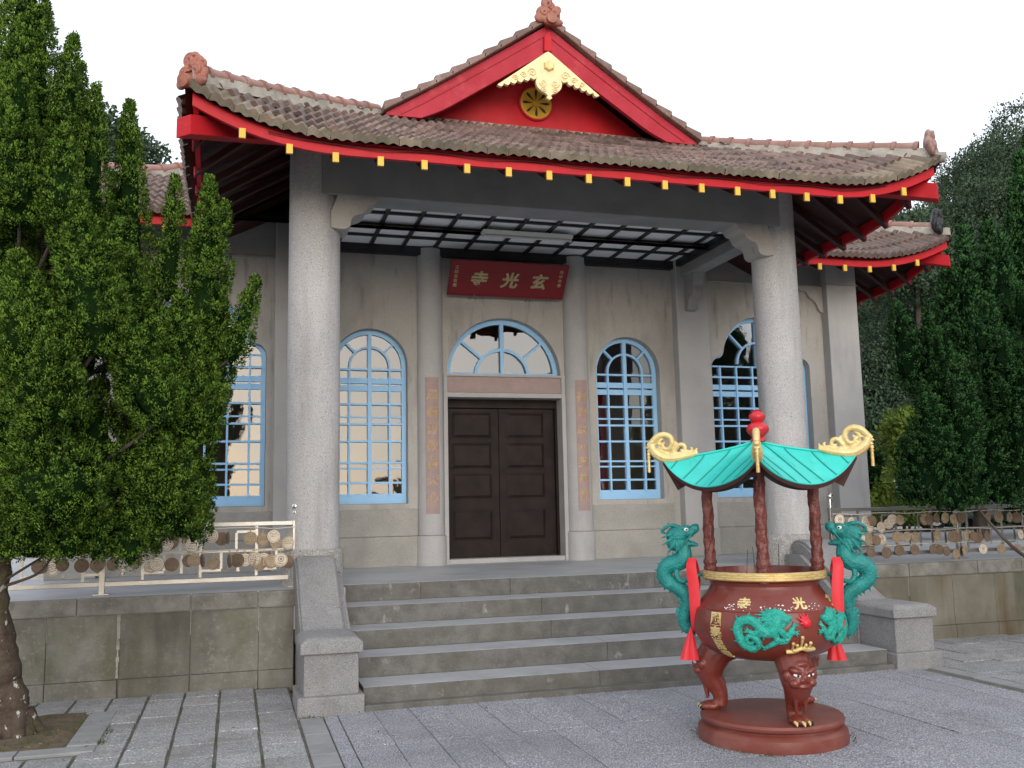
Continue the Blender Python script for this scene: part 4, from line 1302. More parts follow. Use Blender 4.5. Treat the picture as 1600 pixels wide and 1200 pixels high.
L_LO = [(-5.25, 1.14, 'd'), (-5.14, 1.12, 'p'), (-5.05, 1.15, 'd'), (-4.89, 1.14, 'd'), (-4.76, 1.14, 'd'), (-4.62, 1.14, 'd'), (-4.43, 1.15, 't'), (-4.29, 1.11, 'p'), (-4.23, 1.13, 'p'), (-4.1, 1.12, 'd'), (-3.95, 1.15, 'd'), (-3.9, 1.15, 't'), (-3.82, 1.15, 'e'), (-3.72, 1.12, 't'), (-3.57, 1.14, 'e'), (-3.5, 1.14, 'd'), (-3.43, 1.14, 'p'), (-3.34, 1.15, 'p'), (-3.25, 1.14, 'p'), (-3.29, 1.1, 't'), (-3.18, 1.12, 't'), (-3.09, 1.13, 'p'), (-3.02, 1.11, 'd')]
R_UP = [(3.31, 1.37, 'p'), (3.46, 1.34, 'p'), (3.64, 1.34, 'p'), (3.74, 1.35, 'd'), (3.72, 1.28, 'p'), (3.86, 1.27, 'p'), (3.99, 1.31, 'p'), (4.03, 1.36, 'p'), (4.13, 1.35, 't'), (4.51, 1.35, 't'), (4.56, 1.34, 'd'), (4.66, 1.36, 'd'), (4.81, 1.36, 't'), (4.92, 1.34, 't'), (5.03, 1.36, 'd'), (5.45, 1.35, 't'), (5.6, 1.35, 't'), (5.75, 1.35, 't'), (5.89, 1.34, 'd')]
R_MI = [(3.57, 1.15, 'p'), (3.68, 1.13, 't'), (3.78, 1.12, 'd'), (3.88, 1.13, 'p'), (4.09, 1.15, 't'), (4.21, 1.15, 't'), (4.35, 1.14, 't'), (4.66, 1.15, 't'), (4.87, 1.13, 'd'), (4.95, 1.12, 'd'), (5.09, 1.14, 't'), (5.18, 1.13, 'd'), (5.27, 1.11, 'd'), (5.4, 1.12, 'd'), (5.9, 1.13, 'p'), (5.97, 1.13, 'd')]
R_LO = [(3.49, 1.08, 'd'), (3.7, 0.98, 'd'), (3.91, 0.97, 'd'), (4.11, 0.99, 'd'), (4.32, 0.99, 'd'), (4.57, 0.99, 'd'), (4.69, 0.98, 'd'), (4.78, 0.96, 'd'), (4.9, 0.92, 't'), (5.06, 0.96, 't'), (5.32, 0.97, 'p'), (5.58, 0.96, 't'), (5.86, 0.96, 't')]
ORD = ['first', 'second', 'third', 'fourth', 'fifth', 'sixth', 'seventh', 'eighth', 'ninth', 'tenth', 'eleventh', 'twelfth', 'thirteenth', 'fourteenth', 'fifteenth', 'sixteenth', 'seventeenth', 'eighteenth', 'nineteenth', 'twentieth', 'twenty-first', 'twenty-second', 'twenty-third']
TN = {'p': 'pale', 't': 'tan', 'd': 'dark brown', 'e': 'edge-on dark'}
prn2 = random.Random(31)
for lst, row, side in ((L_UP, 'upper row', 'left'), (L_LO, 'lower row', 'left'), (R_UP, 'top row', 'right'), (R_MI, 'middle row', 'right'), (R_LO, 'bottom row', 'right')):
    srt = sorted(lst, key=lambda q: abs(q[0]))
    for i, (x, z, tn) in enumerate(srt):
        yaw = prn2.uniform(-.45, .45) if tn != 'e' else prn2.choice((-1, 1)) * prn2.uniform(1.15, 1.35)
        y = -2.655 - .014 * (i % 3) - (.04 if tn == 'e' else 0)
        mw = Matrix.Translation((x, y, z)) @ Matrix.Rotation(yaw, 4, 'Z') @ Matrix.Rotation(rad(90), 4, 'X') @ Matrix.Rotation(prn2.uniform(-.12, .12), 4, 'X') @ Matrix.Rotation(prn2.uniform(-.3, .3), 4, 'Z') @ Matrix.Scale(prn2.uniform(.92, 1.08), 4)
        o = inst('wooden_plaque', PD_m[tn], mw)
        tag(o, '%s round wooden plaque, %s from the ball-topped post, %s of the %s railing' % (TN[tn], ORD[i], row, side), 'plaque', 'round wooden plaques hanging on the railings')
        inst('inscription', PI_[prn2.randrange(8)], mw, o)
        inst('hanging_loop', PL, Matrix.Translation((x, y, z)) @ Matrix.Rotation(yaw, 4, 'Z') @ Matrix.Rotation(rad(90), 4, 'X'), o)

# ------------------------------------------------------------------ incense burner
BC = Vector((.045, -6.36, 0))
A4 = Matrix.Translation(BC) @ Matrix.Rotation(math.atan2(-.51377, .85793), 4, 'Z')   # local x to the right, -y to the viewer
burner = thing('incense_burner', 'oxide red three-legged incense burner with turquoise roof and teal dragon handles', 'incense burner', tuple(BC))
def loc(mb):
    return mb
def LB(mb, name, mat, par=burner, **k):
    mb.v = [A4 @ p for p in mb.v]
    return build(mb, name, mat, par, **k)
def LS(mb, name, mat, voxel, par=burner, smooth=3):
    mb.v = [A4 @ p for p in mb.v]
    return link(name, sculpt(mb, voxel, smooth), mat, par, smooth=180)

mb = MB(); mb.lathe([(.50, -.02), (.505, .03), (.498, .075), (.475, .095), (.455, .103), (.458, .115), (.478, .128), (.482, .145), (.474, .162), (.45, .168), (.0001, .170)], 64); LB(mb, 'base', m_basep, smooth=35)
BP = [(.0001, .53), (.20, .534), (.31, .552), (.40, .592), (.462, .648), (.497, .71), (.505, .76), (.499, .82), (.484, .878), (.470, .884), (.466, .892), (.440, .935), (.405, .975), (.378, 1.01), (.37, 1.035), (.378, 1.058), (.395, 1.066)]
mb = MB(); mb.lathe(BP + [(.405, 1.075), (.409, 1.131), (.398, 1.131), (.388, 1.075), (.35, 1.0), (.34, .95), (.0001, .93)], 72, cap=False); LB(mb, 'bowl', m_bowl, smooth=32)
mb = MB(); mb.lathe([(.39, 1.070), (.414, 1.073), (.424, 1.080), (.424, 1.124), (.418, 1.131), (.408, 1.132)], 72, cap=False); rim = LB(mb, 'rim', m_gold, smooth=32)
# fret lines on the rim
for zc_, k0 in ((1.088, 0), (1.103, .5), (1.118, 0)):
    for k in range(26):
        a0 = 2 * math.pi * (k + k0) / 26; a1 = a0 + 2 * math.pi * .80 / 26
        fm = MB(); fm.lathe([(.4235, zc_ - .0035), (.4270, zc_ - .0025), (.4270, zc_ + .0025), (.4235, zc_ + .0035)], 4, a0=a0, a1=a1, cap=False); LB(fm, 'rim_fret', m_goldp, rim)
mb = MB(); mb.lathe([(.0001, 1.045), (.345, 1.04), (.36, 1.045)], 40, cap=False); LB(mb, 'ash', m_soil)

def seglen():
    S = [0.0]
    for (r0, z0), (r1, z1) in zip(BP[:-1], BP[1:]):
        S.append(S[-1] + math.hypot(r1 - r0, z1 - z0))
    return S
BS = seglen()
def bowl_s_of_z(z):
    for i in range(len(BP) - 1):
        if BP[i][1] <= z <= BP[i + 1][1]:
            return BS[i] + (BS[i + 1] - BS[i]) * (z - BP[i][1]) / max(1e-9, BP[i + 1][1] - BP[i][1])
    return BS[-1]
def bowl_at(phi, s, off):
    s = min(max(s, 0), BS[-1] - 1e-6)
    for i in range(len(BP) - 1):
        if BS[i] <= s <= BS[i + 1]:
            t = (s - BS[i]) / (BS[i + 1] - BS[i])
            r = BP[i][0] + (BP[i + 1][0] - BP[i][0]) * t; z = BP[i][1] + (BP[i + 1][1] - BP[i][1]) * t
            dr, dz = BP[i + 1][0] - BP[i][0], BP[i + 1][1] - BP[i][1]
            l = math.hypot(dr, dz); nr, nz = dz / l, -dr / l
            r += nr * off; z += nz * off
            return Vector((r * math.sin(phi), -r * math.cos(phi), z))
def on_bowl(mb_flat, phi0, z0, Rm, off0=0.0, ds=0.0):
    """wrap flat geometry (x right, y up, z out) on the bowl"""
    s0 = bowl_s_of_z(z0) + ds
    mb_flat.v = [bowl_at(phi0 + v.x / Rm, s0 + v.y, v.z + off0) for v in mb_flat.v]
    return mb_flat
# inscriptions
for i, ch in enumerate('國泰民安'):
    vs, fs = text_geo(ch, .094, .004, .0026)
    fm = MB(); fm.add(vs, fs); on_bowl(fm, rad(-41), .83, .49, .002, -i * .092)
    LB(fm, 'character', m_goldp)
for ch, ph in (('寺', -18), ('光', 29), ('玄', 76)):
    vs, fs = text_geo(ch, .092, .004, .0032)
    fm = MB(); fm.add(vs, fs); on_bowl(fm, rad(ph), .935, .44, .002)
    LB(fm, 'character', m_goldp)

# ash blown on to the shoulder of the bowl
rna = random.Random(9)
fm = MB()
for k in range(70):
    ph = rna.uniform(-35, 60); s_ = bowl_s_of_z(rna.choice((rna.uniform(.892, .915), rna.uniform(.892, .93)))); r_ = rna.uniform(.0015, .0055)
    n0 = len(fm.v)
    pts = [(rna.uniform(.5, 1.2) * r_ * math.cos(q * 1.05) * 1.6, rna.uniform(.5, 1.2) * r_ * math.sin(q * 1.05)) for q in range(6)]
    fm.add([bowl_at(rad(ph) + u / .45, s_ + v, .0012) for u, v in pts], [list(range(6))])
o = LB(fm, 'ash_flecks', m_eyew); o['kind'] = 'stuff'
# dragon reliefs, flame, crown motif
def relief(flip, scl):
    mb = MB()
    def P(x, y, h=.008):
        return Vector(((x - 760) * .000638 * scl * flip, (480 - y) * .00064 * scl, h * scl))
    body = smoothpath([P(650, 560), P(610, 600), P(570, 575), P(585, 530), P(640, 530), P(690, 580), P(670, 640), P(600, 655), P(530, 610), P(495, 520), P(490, 430), P(545, 375), P(630, 375), P(690, 420), P(730, 470), P(800, 490), P(860, 440), P(870, 380)], 4)
    n = len(body)
    mb.tube(body, [.011 * scl + .021 * scl * min(1, i / (n * .6)) for i in range(n)], 8)
    for i in range(6, n - 12, 4):         # spines along the back
        a = Vector(body[i]); d = (Vector(body[i + 1]) - Vector(body[i - 1])).normalized()
        nrm = Vector((d.y, -d.x, 0)) * (1 if flip > 0 else -1)
        for sg_ in (1,):
            rr = .010 * scl + .020 * scl * min(1, i / (n * .6))
            mb.cone(a - nrm * rr * .6, a - nrm * (rr + .030 * scl) + d * .012, .012 * scl, .001, 5)
    mb.ell(P(885, 350), (.062 * scl, .048 * scl, .028)); mb.ell(P(955, 362), (.044 * scl, .030 * scl, .026)); mb.ell(P(1000, 348), (.022 * scl, .020 * scl, .024)); mb.ell(P(815, 405), (.035 * scl, .03 * scl, .018))
    mb.ell(P(930, 410), (.034 * scl, .012 * scl, .016))
    for (a, b) in (((860, 330), (660, 310)), ((860, 345), (700, 345)), ((870, 320), (740, 268)), ((880, 315), (790, 262)), ((900, 310), (850, 262)), ((850, 370), (740, 400)), ((860, 390), (790, 430)), ((840, 320), (700, 285)), ((860, 300), (760, 245)), ((890, 310), (815, 250)), ((830, 360), (690, 375)), ((820, 400), (720, 430)), ((900, 400), (860, 450)), ((930, 420), (905, 465)), ((860, 420), (800, 470)), ((700, 420), (640, 440)), ((720, 500), (680, 540)), ((760, 500), (730, 560))):
        mb.cone(P(*a, .014), P(*b, .010), .019 * scl, .003, 6)
    horn = smoothpath([P(900, 320, .02), P(880, 290, .022), P(865, 245, .02), P(885, 240, .018)], 4)
    mb.tube(horn, [.008 * scl * (1 - .6 * i / len(horn)) for i in range(len(horn))], 6)
    wh = smoothpath([P(990, 345, .02), P(950, 300, .018), P(900, 285, .016), P(880, 255, .012)], 4); mb.tube(wh, .005 * scl, 5)
    for pts in ([(880, 440), (960, 520), (1000, 480), (1040, 430)], [(840, 480), (880, 560), (960, 560), (1010, 490), (1045, 490)], [(850, 500), (870, 570), (810, 610), (760, 645)], [(690, 470), (650, 500), (600, 480)]):
        q = smoothpath([P(*p_) for p_ in pts], 4)
        mb.tube(q, [.024 * scl * (1 - .45 * i / len(q)) for i in range(len(q))], 7)
        for da in (-.6, 0, .6):
            e = Vector(q[-1]); d = (Vector(q[-1]) - Vector(q[-3])).normalized(); d = rotm('Z', da) @ d
            mb.cone(e, e + d * .040 * scl, .011 * scl, .001, 5)
    return mb
fm = relief(1, 1.0)
on_bowl(fm, rad(-1), .765, .50); LS(fm, 'dragon_relief', m_jade, .0030, smooth=0)
fm = relief(-1, .92)
on_bowl(fm, rad(62), .765, .50); LS(fm, 'dragon_relief', m_jade, .0030, smooth=0)
fm = MB(); fm.ell((.012, -.01, .006), (.032, .03, .016))
for a, l in ((95, .075), (125, .075), (155, .07), (70, .06), (190, .055), (220, .045), (40, .04)):
    fm.cone((.01, -.005, .006), (.01 + l * math.cos(rad(a)), -.005 + l * math.sin(rad(a)), .005), .017, .001, 6)
fm.v = [Vector((v.x * 1.05, v.y * 1.05, v.z * 1.3)) for v in fm.v]; on_bowl(fm, rad(28.5), .825, .50); LS(fm, 'flame_relief', m_flame, .0028, smooth=0)
fm = MB()
fm.tube(smoothpath([(-.085, -.022, .006), (-.05, -.018, .008), (0, .006, .010), (.05, -.006, .008), (.095, -.004, .006)], 5), .014, 8)
for x_, h in ((-.05, .045), (-.025, .03), (.0, .085), (.028, .03), (.055, .045)):
    fm.tube([(x_, 0, .008), (x_, h * .6, .008), (x_, h, .008)], [.007, .008, .011], 7); fm.ell((x_, h, .008), (.012, .014, .010))
fm.v = [Vector((v.x * 1.15, v.y * .95, v.z * 1.25)) for v in fm.v]; on_bowl(fm, rad(25.7), .655, .49); LS(fm, 'crown_motif', m_gold, .004, smooth=1)

# legs with lion faces
def leg(ang):
    Rz = Matrix.Rotation(ang, 4, 'Z')
    def W(o_, s_, z):                      # outward, sideways, up -> local
        return Rz @ Vector((s_, -o_, z))
    mb = MB()
    path = smoothpath([(.24, 0, .61), (.34, 0, .57), (.400, 0, .475), (.395, 0, .385), (.355, 0, .31), (.338, 0, .245), (.350, 0, .195)], 4)
    r = np.interp(np.linspace(0, 1, len(path)), [0, .2, .4, .55, .7, .85, 1], [.10, .116, .108, .082, .060, .050, .054])
    mb.tube([W(*p) for p in path], list(r), 16)
    Rl = Rz.to_3x3()
    mb.ell(W(.405, 0, .19), (.070, .072, .036), R=Rl)
    for s_ in (-.045, 0, .045):
        mb.ell(W(.455 - abs(s_) * .4, s_, .188), (.024, .036, .024), R=Rl)
    for s_ in (-1, 1):
        mb.ell(W(.484, s_ * .050, .513), (.045, .034, .024), R=Rl @ rotm('Y', -s_ * .38))      # brow
        mb.ell(W(.480, s_ * .058, .437), (.036, .034, .030), R=Rl)                             # cheek
        mb.ell(W(.445, s_ * .094, .482), (.026, .03, .035), R=Rl)                              # ear
        mb.ell(W(.507, s_ * .018, .456), (.017, .018, .014), R=Rl)                             # nostril
    mb.ell(W(.500, 0, .474), (.024, .030, .030), R=Rl); mb.ell(W(.484, 0, .416), (.055, .032, .016), R=Rl); mb.ell(W(.466, 0, .390), (.045, .03, .015), R=Rl)
    mb.ell(W(.45, 0, .552), (.06, .05, .03), R=Rl)
    for s_ in (-.035, .035):
        mb.tube([W(.45, s_, .37), W(.435, s_, .30), W(.425, s_ * .8, .24)], [.012, .014, .010], 7)
    lg = LS(mb, 'leg', m_bowl, .006, smooth=2)
    for s_ in (-1, 1):
        e = MB(); e.ell(W(.497, s_ * .046, .489), (.027, .015, .0115), R=Rl @ rotm('Y', -s_ * .25), n=16, m=10); LB(e, 'eye', m_eyew, lg, smooth=180)
        e = MB(); e.ell(W(.5085, s_ * .045, .4895), (.0095, .008, .0095), R=Rl, n=12, m=8); LB(e, 'pupil', m_eyeb, lg, smooth=180)
    for s_ in (-.045, 0, .045):
        c_ = MB(); o0 = .470 - abs(s_) * .4
        c_.tube([W(o0, s_ - .012, .193), W(o0 + .026, s_ - .012, .185), W(o0 + .034, s_ - .012, .171)], [.010, .011, .003], 8); LB(c_, 'claw', m_clawg, lg, smooth=60)
        c_ = MB(); c_.ell(W(o0 + .008, s_ + .012, .181), (.012, .020, .013), R=Rl); LB(c_, 'claw_gap', m_eyeb, lg, smooth=180)
for k in range(3):
    leg(rad(25.7 + 120 * k))

# dragon handles
def handle(sx):
    mb = MB()
    body = smoothpath([(.565, 0, 1.325), (.548, -.01, 1.235), (.58, -.01, 1.185), (.65, 0, 1.165), (.692, .01, 1.115), (.675, .01, 1.052), (.605, .0, 1.010), (.548, -.01, .965), (.527, -.01, .905), (.548, 0, .838), (.566, .01, .775), (.540, .02, .718), (.492, .02, .722), (.478, .01, .765)], 5)
    n = len(body)
    r = np.interp(np.linspace(0, 1, n), [0, .12, .35, .6, .85, 1], [.052, .062, .057, .049, .042, .024])
    W = lambda o_, y_, z: Vector((sx * o_, y_, z))
    mb.tube([W(*p) for p in body], list(r), 12)
    for i in range(8, n - 3, 2):
        a = W(*body[i]); d = (W(*body[i + 1]) - W(*body[i - 1])).normalized()
        nrm = Vector((d.z, 0, -d.x)).normalized()
        out = nrm * (-sx)
        p0_ = a + out * float(r[i]) * .75
        mb.cone(p0_, a + out * (float(r[i]) + .024) + d * .008, .014, .001, 5)
    # belly limbs that hold on to the bowl
    for pts in ([(.60, -.02, 1.15), (.60, -.045, 1.09), (.57, -.05, 1.05), (.52, -.04, 1.06), (.47, -.03, 1.08), (.425, -.02, 1.10)], [(.545, .0, .93), (.50, -.03, .91), (.48, -.03, .88)], [(.55, 0, .86), (.51, .02, .82), (.49, .02, .80)], [(.575, .02, .86), (.60, .02, .85), (.615, .02, .82)]):
        q = smoothpath([W(*p) for p in pts], 4)
        mb.tube(q, [.020 * (1 - .35 * i / len(q)) for i in range(len(q))], 8)
    # head, looking inward and up
    mb.ell(W(.590, 0, 1.370), (.082, .068, .068)); mb.ell(W(.525, 0, 1.392), (.076, .054, .042), R=rotm('Y', sx * .18)); mb.ell(W(.465, 0, 1.418), (.036, .040, .034)); mb.ell(W(.60, 0, 1.31), (.07, .06, .05))
    mb.ell(W(.452, 0, 1.436), (.020, .028, .018))
    mb.ell(W(.520, 0, 1.318), (.074, .044, .024), R=rotm('Y', sx * -.22)); mb.ell(W(.462, 0, 1.305), (.022, .024, .014))
    for sy in (-1, 1):
        mb.ell(W(.535, sy * .036, 1.425), (.042, .018, .018), R=rotm('Y', sx * .2))
        mb.ell(W(.462, sy * .024, 1.428), (.016, .014, .016))
        mb.tube(smoothpath([W(.57, sy * .03, 1.425), W(.62, sy * .045, 1.445), W(.67, sy * .05, 1.432), W(.695, sy * .048, 1.40), W(.675, sy * .045, 1.385)], 4), [.016 * (1 - i / 26) for i in range(17)], 8)
        for (a, b, rr) in (((.61, .04, 1.39), (.705, .06, 1.355), .018), ((.61, .045, 1.36), (.70, .07, 1.30), .018), ((.60, .045, 1.33), (.665, .07, 1.24), .018), ((.57, .045, 1.33), (.61, .065, 1.23), .016), ((.55, .04, 1.31), (.56, .055, 1.235), .014), ((.60, .03, 1.42), (.66, .03, 1.465), .014)):
            mb.cone(W(a[0], sy * a[1], a[2]), W(b[0], sy * b[1], b[2]), rr, .002, 7)
        wsk = smoothpath([W(.47, sy * .034, 1.40), W(.50, sy * .058, 1.36), W(.55, sy * .065, 1.30), W(.585, sy * .06, 1.25)], 4)
        mb.tube(wsk, [.008 * (1 - .5 * i / len(wsk)) for i in range(len(wsk))], 6)
        for k in range(4):
            mb.cone(W(.475 + .026 * k, sy * .028, 1.375 - .003 * k), W(.478 + .026 * k, sy * .028, 1.352), .006, .001, 5)
            mb.cone(W(.475 + .026 * k, sy * .026, 1.318), W(.472 + .026 * k, sy * .026, 1.338), .006, .001, 5)
    hd = LS(mb, 'dragon_handle', m_teal, .0042, smooth=1)
    for sy in (-1, 1):
        e = MB(); e.ell(W(.520, sy * .052, 1.414), (.017, .010, .012), n=14, m=8); LB(e, 'eye', m_eyew, hd, smooth=180)
        e = MB(); e.ell(W(.516, sy * .060, 1.414), (.0075, .004, .0065), n=10, m=6); LB(e, 'pupil', m_eyeb, hd, smooth=180)
handle(-1); handle(1)

# carved posts
for px, py in ((-.365, 0), (.365, 0), (0, -.365), (0, .365)):
    mb = MB()
    n, m_ = 22, 54
    P = []
    for i in range(m_ + 1):
        z = 1.06 + .79 * i / m_
        row = []
        for k in range(n + 1):
            a = 2 * math.pi * (k % n) / n
            rr = .037 + .0035 * math.sin(3 * a + 26 * z) + .003 * math.sin(5 * a - 41 * z + 1.3) + .002 * math.sin(2 * a + 77 * z)
            if z < 1.21:
                rr = .040 + (.008 if 1.175 < z < 1.20 else 0) + (.006 if 1.12 < z < 1.15 else 0)
            if z > 1.78:
                rr = .045
            row.append((px + rr * math.cos(a), py + rr * math.sin(a), z))
        P.append(row)
    mb.grid(P); LB(mb, 'post', m_postm, smooth=60)

# turquoise roof
RZ, RT, RD, RR = 2.045, 1.905, 1.712, .675
COR = [(RR, 0), (0, RR), (-RR, 0), (0, -RR)]
def rsurf(face, rho, tau):
    a = COR[face]; b = COR[(face + 1) % 4]
    ex, ey = a[0] + (b[0] - a[0]) * tau, a[1] + (b[1] - a[1]) * tau
    c_ = abs(2 * tau - 1)
    rt_ = RT - (.048 if ((face if tau < .5 else face + 1) % 2) else 0)
    ze = RD + (rt_ - RD) * c_ ** 2.0
    k = .62 + .45 * (1 - c_)
    z = RZ + (ze - RZ) * rho ** k
    z += .03 * (rho ** 6) * c_ ** 6
    return Vector((ex * rho, ey * rho, z))
mb = MB(); ub = MB(); eb = MB()
for f in range(4):
    G = [[rsurf(f, .02 + .98 * i / 20, k / 24) for k in range(25)] for i in range(21)]
    mb.grid(G)
    ub.grid([[p + Vector((0, 0, -.010 - .022 * (i / 20))) for p in row] for i, row in enumerate(G)])
    e = G[-1]
    eb.grid([[p for p in e], [p + Vector((0, 0, -.034)) for p in e]])
rf_ = LB(mb, 'roof', m_turq, smooth=40)
LB(ub, 'roof_underside', m_soffit, rf_, smooth=40)
LB(eb, 'roof_edge', m_soffit, rf_, smooth=40)
for f in range(4):
    for k in range(-3, 4):
        w_ = k * .135
        r0 = max(.08, 2 * abs(w_) + .02)
        pts = []
        for i in range(15):
            rho = r0 + (.995 - r0) * i / 14
            pts.append(rsurf(f, rho, .5 + w_ / rho) + Vector((0, 0, .002)))
        s_ = MB(); s_.tube(pts, .0055, 6); LB(s_, 'roof_seam', m_seam, rf_, smooth=60)
    pts = [rsurf(f, .05 + .95 * i / 16, 0) + Vector((0, 0, .004)) for i in range(17)]
    s_ = MB(); s_.tube(pts, .009, 8); LB(s_, 'hip_roll', m_turq, rf_, smooth=60)
    pts = [rsurf(f, 1.0, i / 24) + Vector((0, 0, -.002)) for i in range(25)]
    s_ = MB(); s_.tube(pts, .0075, 6); LB(s_, 'roof_edge_roll', m_turq, rf_, smooth=60)
mb = MB(); mb.lathe([(.055, 2.03), (.05, 2.05), (.035, 2.058), (.055, 2.075), (.076, 2.10), (.079, 2.12), (.066, 2.148), (.04, 2.162), (.036, 2.168), (.052, 2.185), (.059, 2.205), (.052, 2.225), (.03, 2.238), (.03, 2.246), (.036, 2.252), (.0001, 2.254)], 36, (.012, 0)); LB(mb, 'gourd_finial', m_gourd, smooth=60)

for f in range(4):
    Rz = Matrix.Rotation(f * math.pi / 2, 4, 'Z')
    fm = MB(); fm.prism([(.672, 1.888), (.57, 1.695), (.47, 1.752), (.40, 1.86), (.50, 1.90)], 'y', -.008, .008, M=Rz); LB(fm, 'corner_plate', m_soffit, rf_)
# gilded dragon heads on the four corners
for f in range(4):
    ang = f * math.pi / 2
    Rz = Matrix.Rotation(ang, 4, 'Z')
    W = lambda o_, z, y_=0.0: Rz @ Vector((o_, y_, z - (.045 if f % 2 else 0)))
    mb = MB()
    def T(pts, r, n_=8):
        q = smoothpath([W(*p) for p in pts], 5)
        mb.tube(q, list(1.3 * np.interp(np.linspace(0, 1, len(q)), np.linspace(0, 1, len(r)), r)), n_)
    T([(.415, 1.962), (.50, 1.940), (.60, 1.925), (.67, 1.935), (.725, 1.975), (.750, 2.02)], [.012, .020, .026, .030, .028, .018])
    T([(.775, 2.022), (.745, 2.05), (.705, 2.088), (.655, 2.100), (.612, 2.080), (.600, 2.035), (.622, 1.998), (.655, 2.000), (.668, 2.030), (.648, 2.048)], [.014, .018, .020, .019, .018, .018, .015, .013, .011, .008])
    T([(.60, 1.955), (.575, 1.995), (.545, 2.025), (.515, 2.018), (.508, 1.99), (.528, 1.978), (.540, 1.993)], [.014, .014, .013, .013, .012, .010, .007])
    T([(.54, 1.955), (.49, 1.972), (.455, 1.962), (.432, 1.978), (.420, 1.998)], [.012, .012, .011, .009, .005])
    T([(.70, 2.03), (.685, 2.06), (.66, 2.07)], [.012, .010, .006])
    mb.ell(W(.66, 1.958), (.06, .020, .030), R=Rz.to_3x3() @ rotm('Y', -.25)); mb.ell(W(.58, 1.955), (.07, .018, .022), R=Rz.to_3x3()); T([(.69, 1.985), (.665, 2.015), (.69, 2.03), (.70, 2.008)], [.012, .010, .009, .006]); T([(.585, 1.985), (.57, 2.035), (.59, 2.05)], [.011, .010, .006]); T([(.47, 1.972), (.455, 1.995), (.472, 2.005)], [.008, .007, .005]); mb.ell(W(.745, 2.018), (.028, .022, .026)); mb.ell(W(.775, 2.012), (.018, .016, .012)); mb.ell(W(.765, 1.985), (.022, .014, .010))
    for k in range(4):
        mb.cone(W(.70 + .012 * k, 2.045 - .012 * k, .0), W(.735 + .012 * k, 2.085 - .014 * k), .008, .001, 5)
    gd = LS(mb, 'corner_dragon', m_goldp, .0045, smooth=1)
    t_ = MB()
    t_.v = []; 
    for z0, z1, r0, r1 in ((1.99, 1.975, .006, .006), (1.975, 1.955, .012, .016), (1.955, 1.945, .010, .010), (1.945, 1.935, .015, .015), (1.935, 1.83, .0105, .0125)):
        t_.tube([W(.772, z0), W(.772, z1)], [r0, r1], 12)
    LB(t_, 'tassel', m_gold, gd, smooth=40)

# a few burning sticks in the ash
for i, (x, y, tx, ty) in enumerate(((-.12, -.12, .02, .0), (-.05, -.08, -.015, .01), (.10, -.1, .01, .01))):
    mb = MB(); mb.tube([A4 @ Vector((x, y, 1.02)), A4 @ Vector((x + tx, y + ty, 1.27 + .02 * i))], .0022, 6)
    o = build(mb, 'incense_stick', m_bark2, None)
    tag(o, ['thin incense stick in the burner, closest to its left post', 'thin incense stick leaning left of the burner\'s front post', 'tallest thin incense stick, between the burner\'s front and right posts'][i], 'incense stick', 'incense sticks in the burner')

# red ribbons tied to the handles
def ribbon(sx, label):
    p = A4 @ Vector((sx * .47, -.1, .7))
    t = thing('red_ribbon', label, 'ribbon', tuple(p), 'ribbons tied to the burner handles')
    W = lambda o_, y_, z: Vector((sx * o_, y_, z))
    def band(pts, w_, th, name, wdir):
        """a strip of cloth along pts, w_ wide along wdir"""
        mb = MB(); P = []
        q = smoothpath([W(*p_) for p_ in pts], 5)
        for i, c_ in enumerate(q):
            c_ = Vector(c_); k = i / (len(q) - 1)
            ww = w_(k) if callable(w_) else w_
            d = Vector((sx * wdir[0], wdir[1], wdir[2])).normalized()
            nn = Vector((-d.y, d.x, 0)).normalized() * th
            P.append([c_ - d * ww, c_ - d * ww * .5 - nn * 1.6, c_ - nn * 2, c_ + d * ww * .5 - nn * 1.6, c_ + d * ww, c_ + d * ww * .5 + nn, c_ + nn, c_ - d * ww * .5 + nn, c_ - d * ww])
        mb.grid(P); LB(mb, name, m_ribbon, t, smooth=60)
    band([(.485, -.075, 1.215), (.492, -.115, 1.15), (.478, -.13, 1.02), (.475, -.135, .88), (.478, -.12, .76), (.482, -.08, .71)], lambda k: .012 + .028 * math.sin(math.pi * min(1, .12 + .88 * k)) ** .5, .006, 'bow_loop', (1, .25, 0))
    band([(.47, -.01, 1.20), (.455, .02, 1.13), (.452, .0, 1.03), (.46, -.05, .95)], .022, .006, 'bow_loop', (.4, 1, 0))
    for j, (dx, dy, w0) in enumerate(((.055, -.02, .016), (.03, -.035, .018), (.0, -.045, .018), (-.025, -.03, .016))):
        tb, ty = (.515, 0) if sx < 0 else (.44, .12)
        band([(tb, -.055 + ty, .73), (tb + dx * .6, -.07 + dy * .5 + ty, .63), (tb + dx * 1.15, -.075 + dy + ty, .515)], lambda k: .008 + w0 * k, .005, 'ribbon_tail', (1, .5 * (-1) ** j, 0))
ribbon(-1, 'bright red ribbon tied to the left dragon handle of the burner, tails fanned out')
ribbon(1, 'bright red ribbon tied to the right dragon handle of the burner, nearer the right railing')
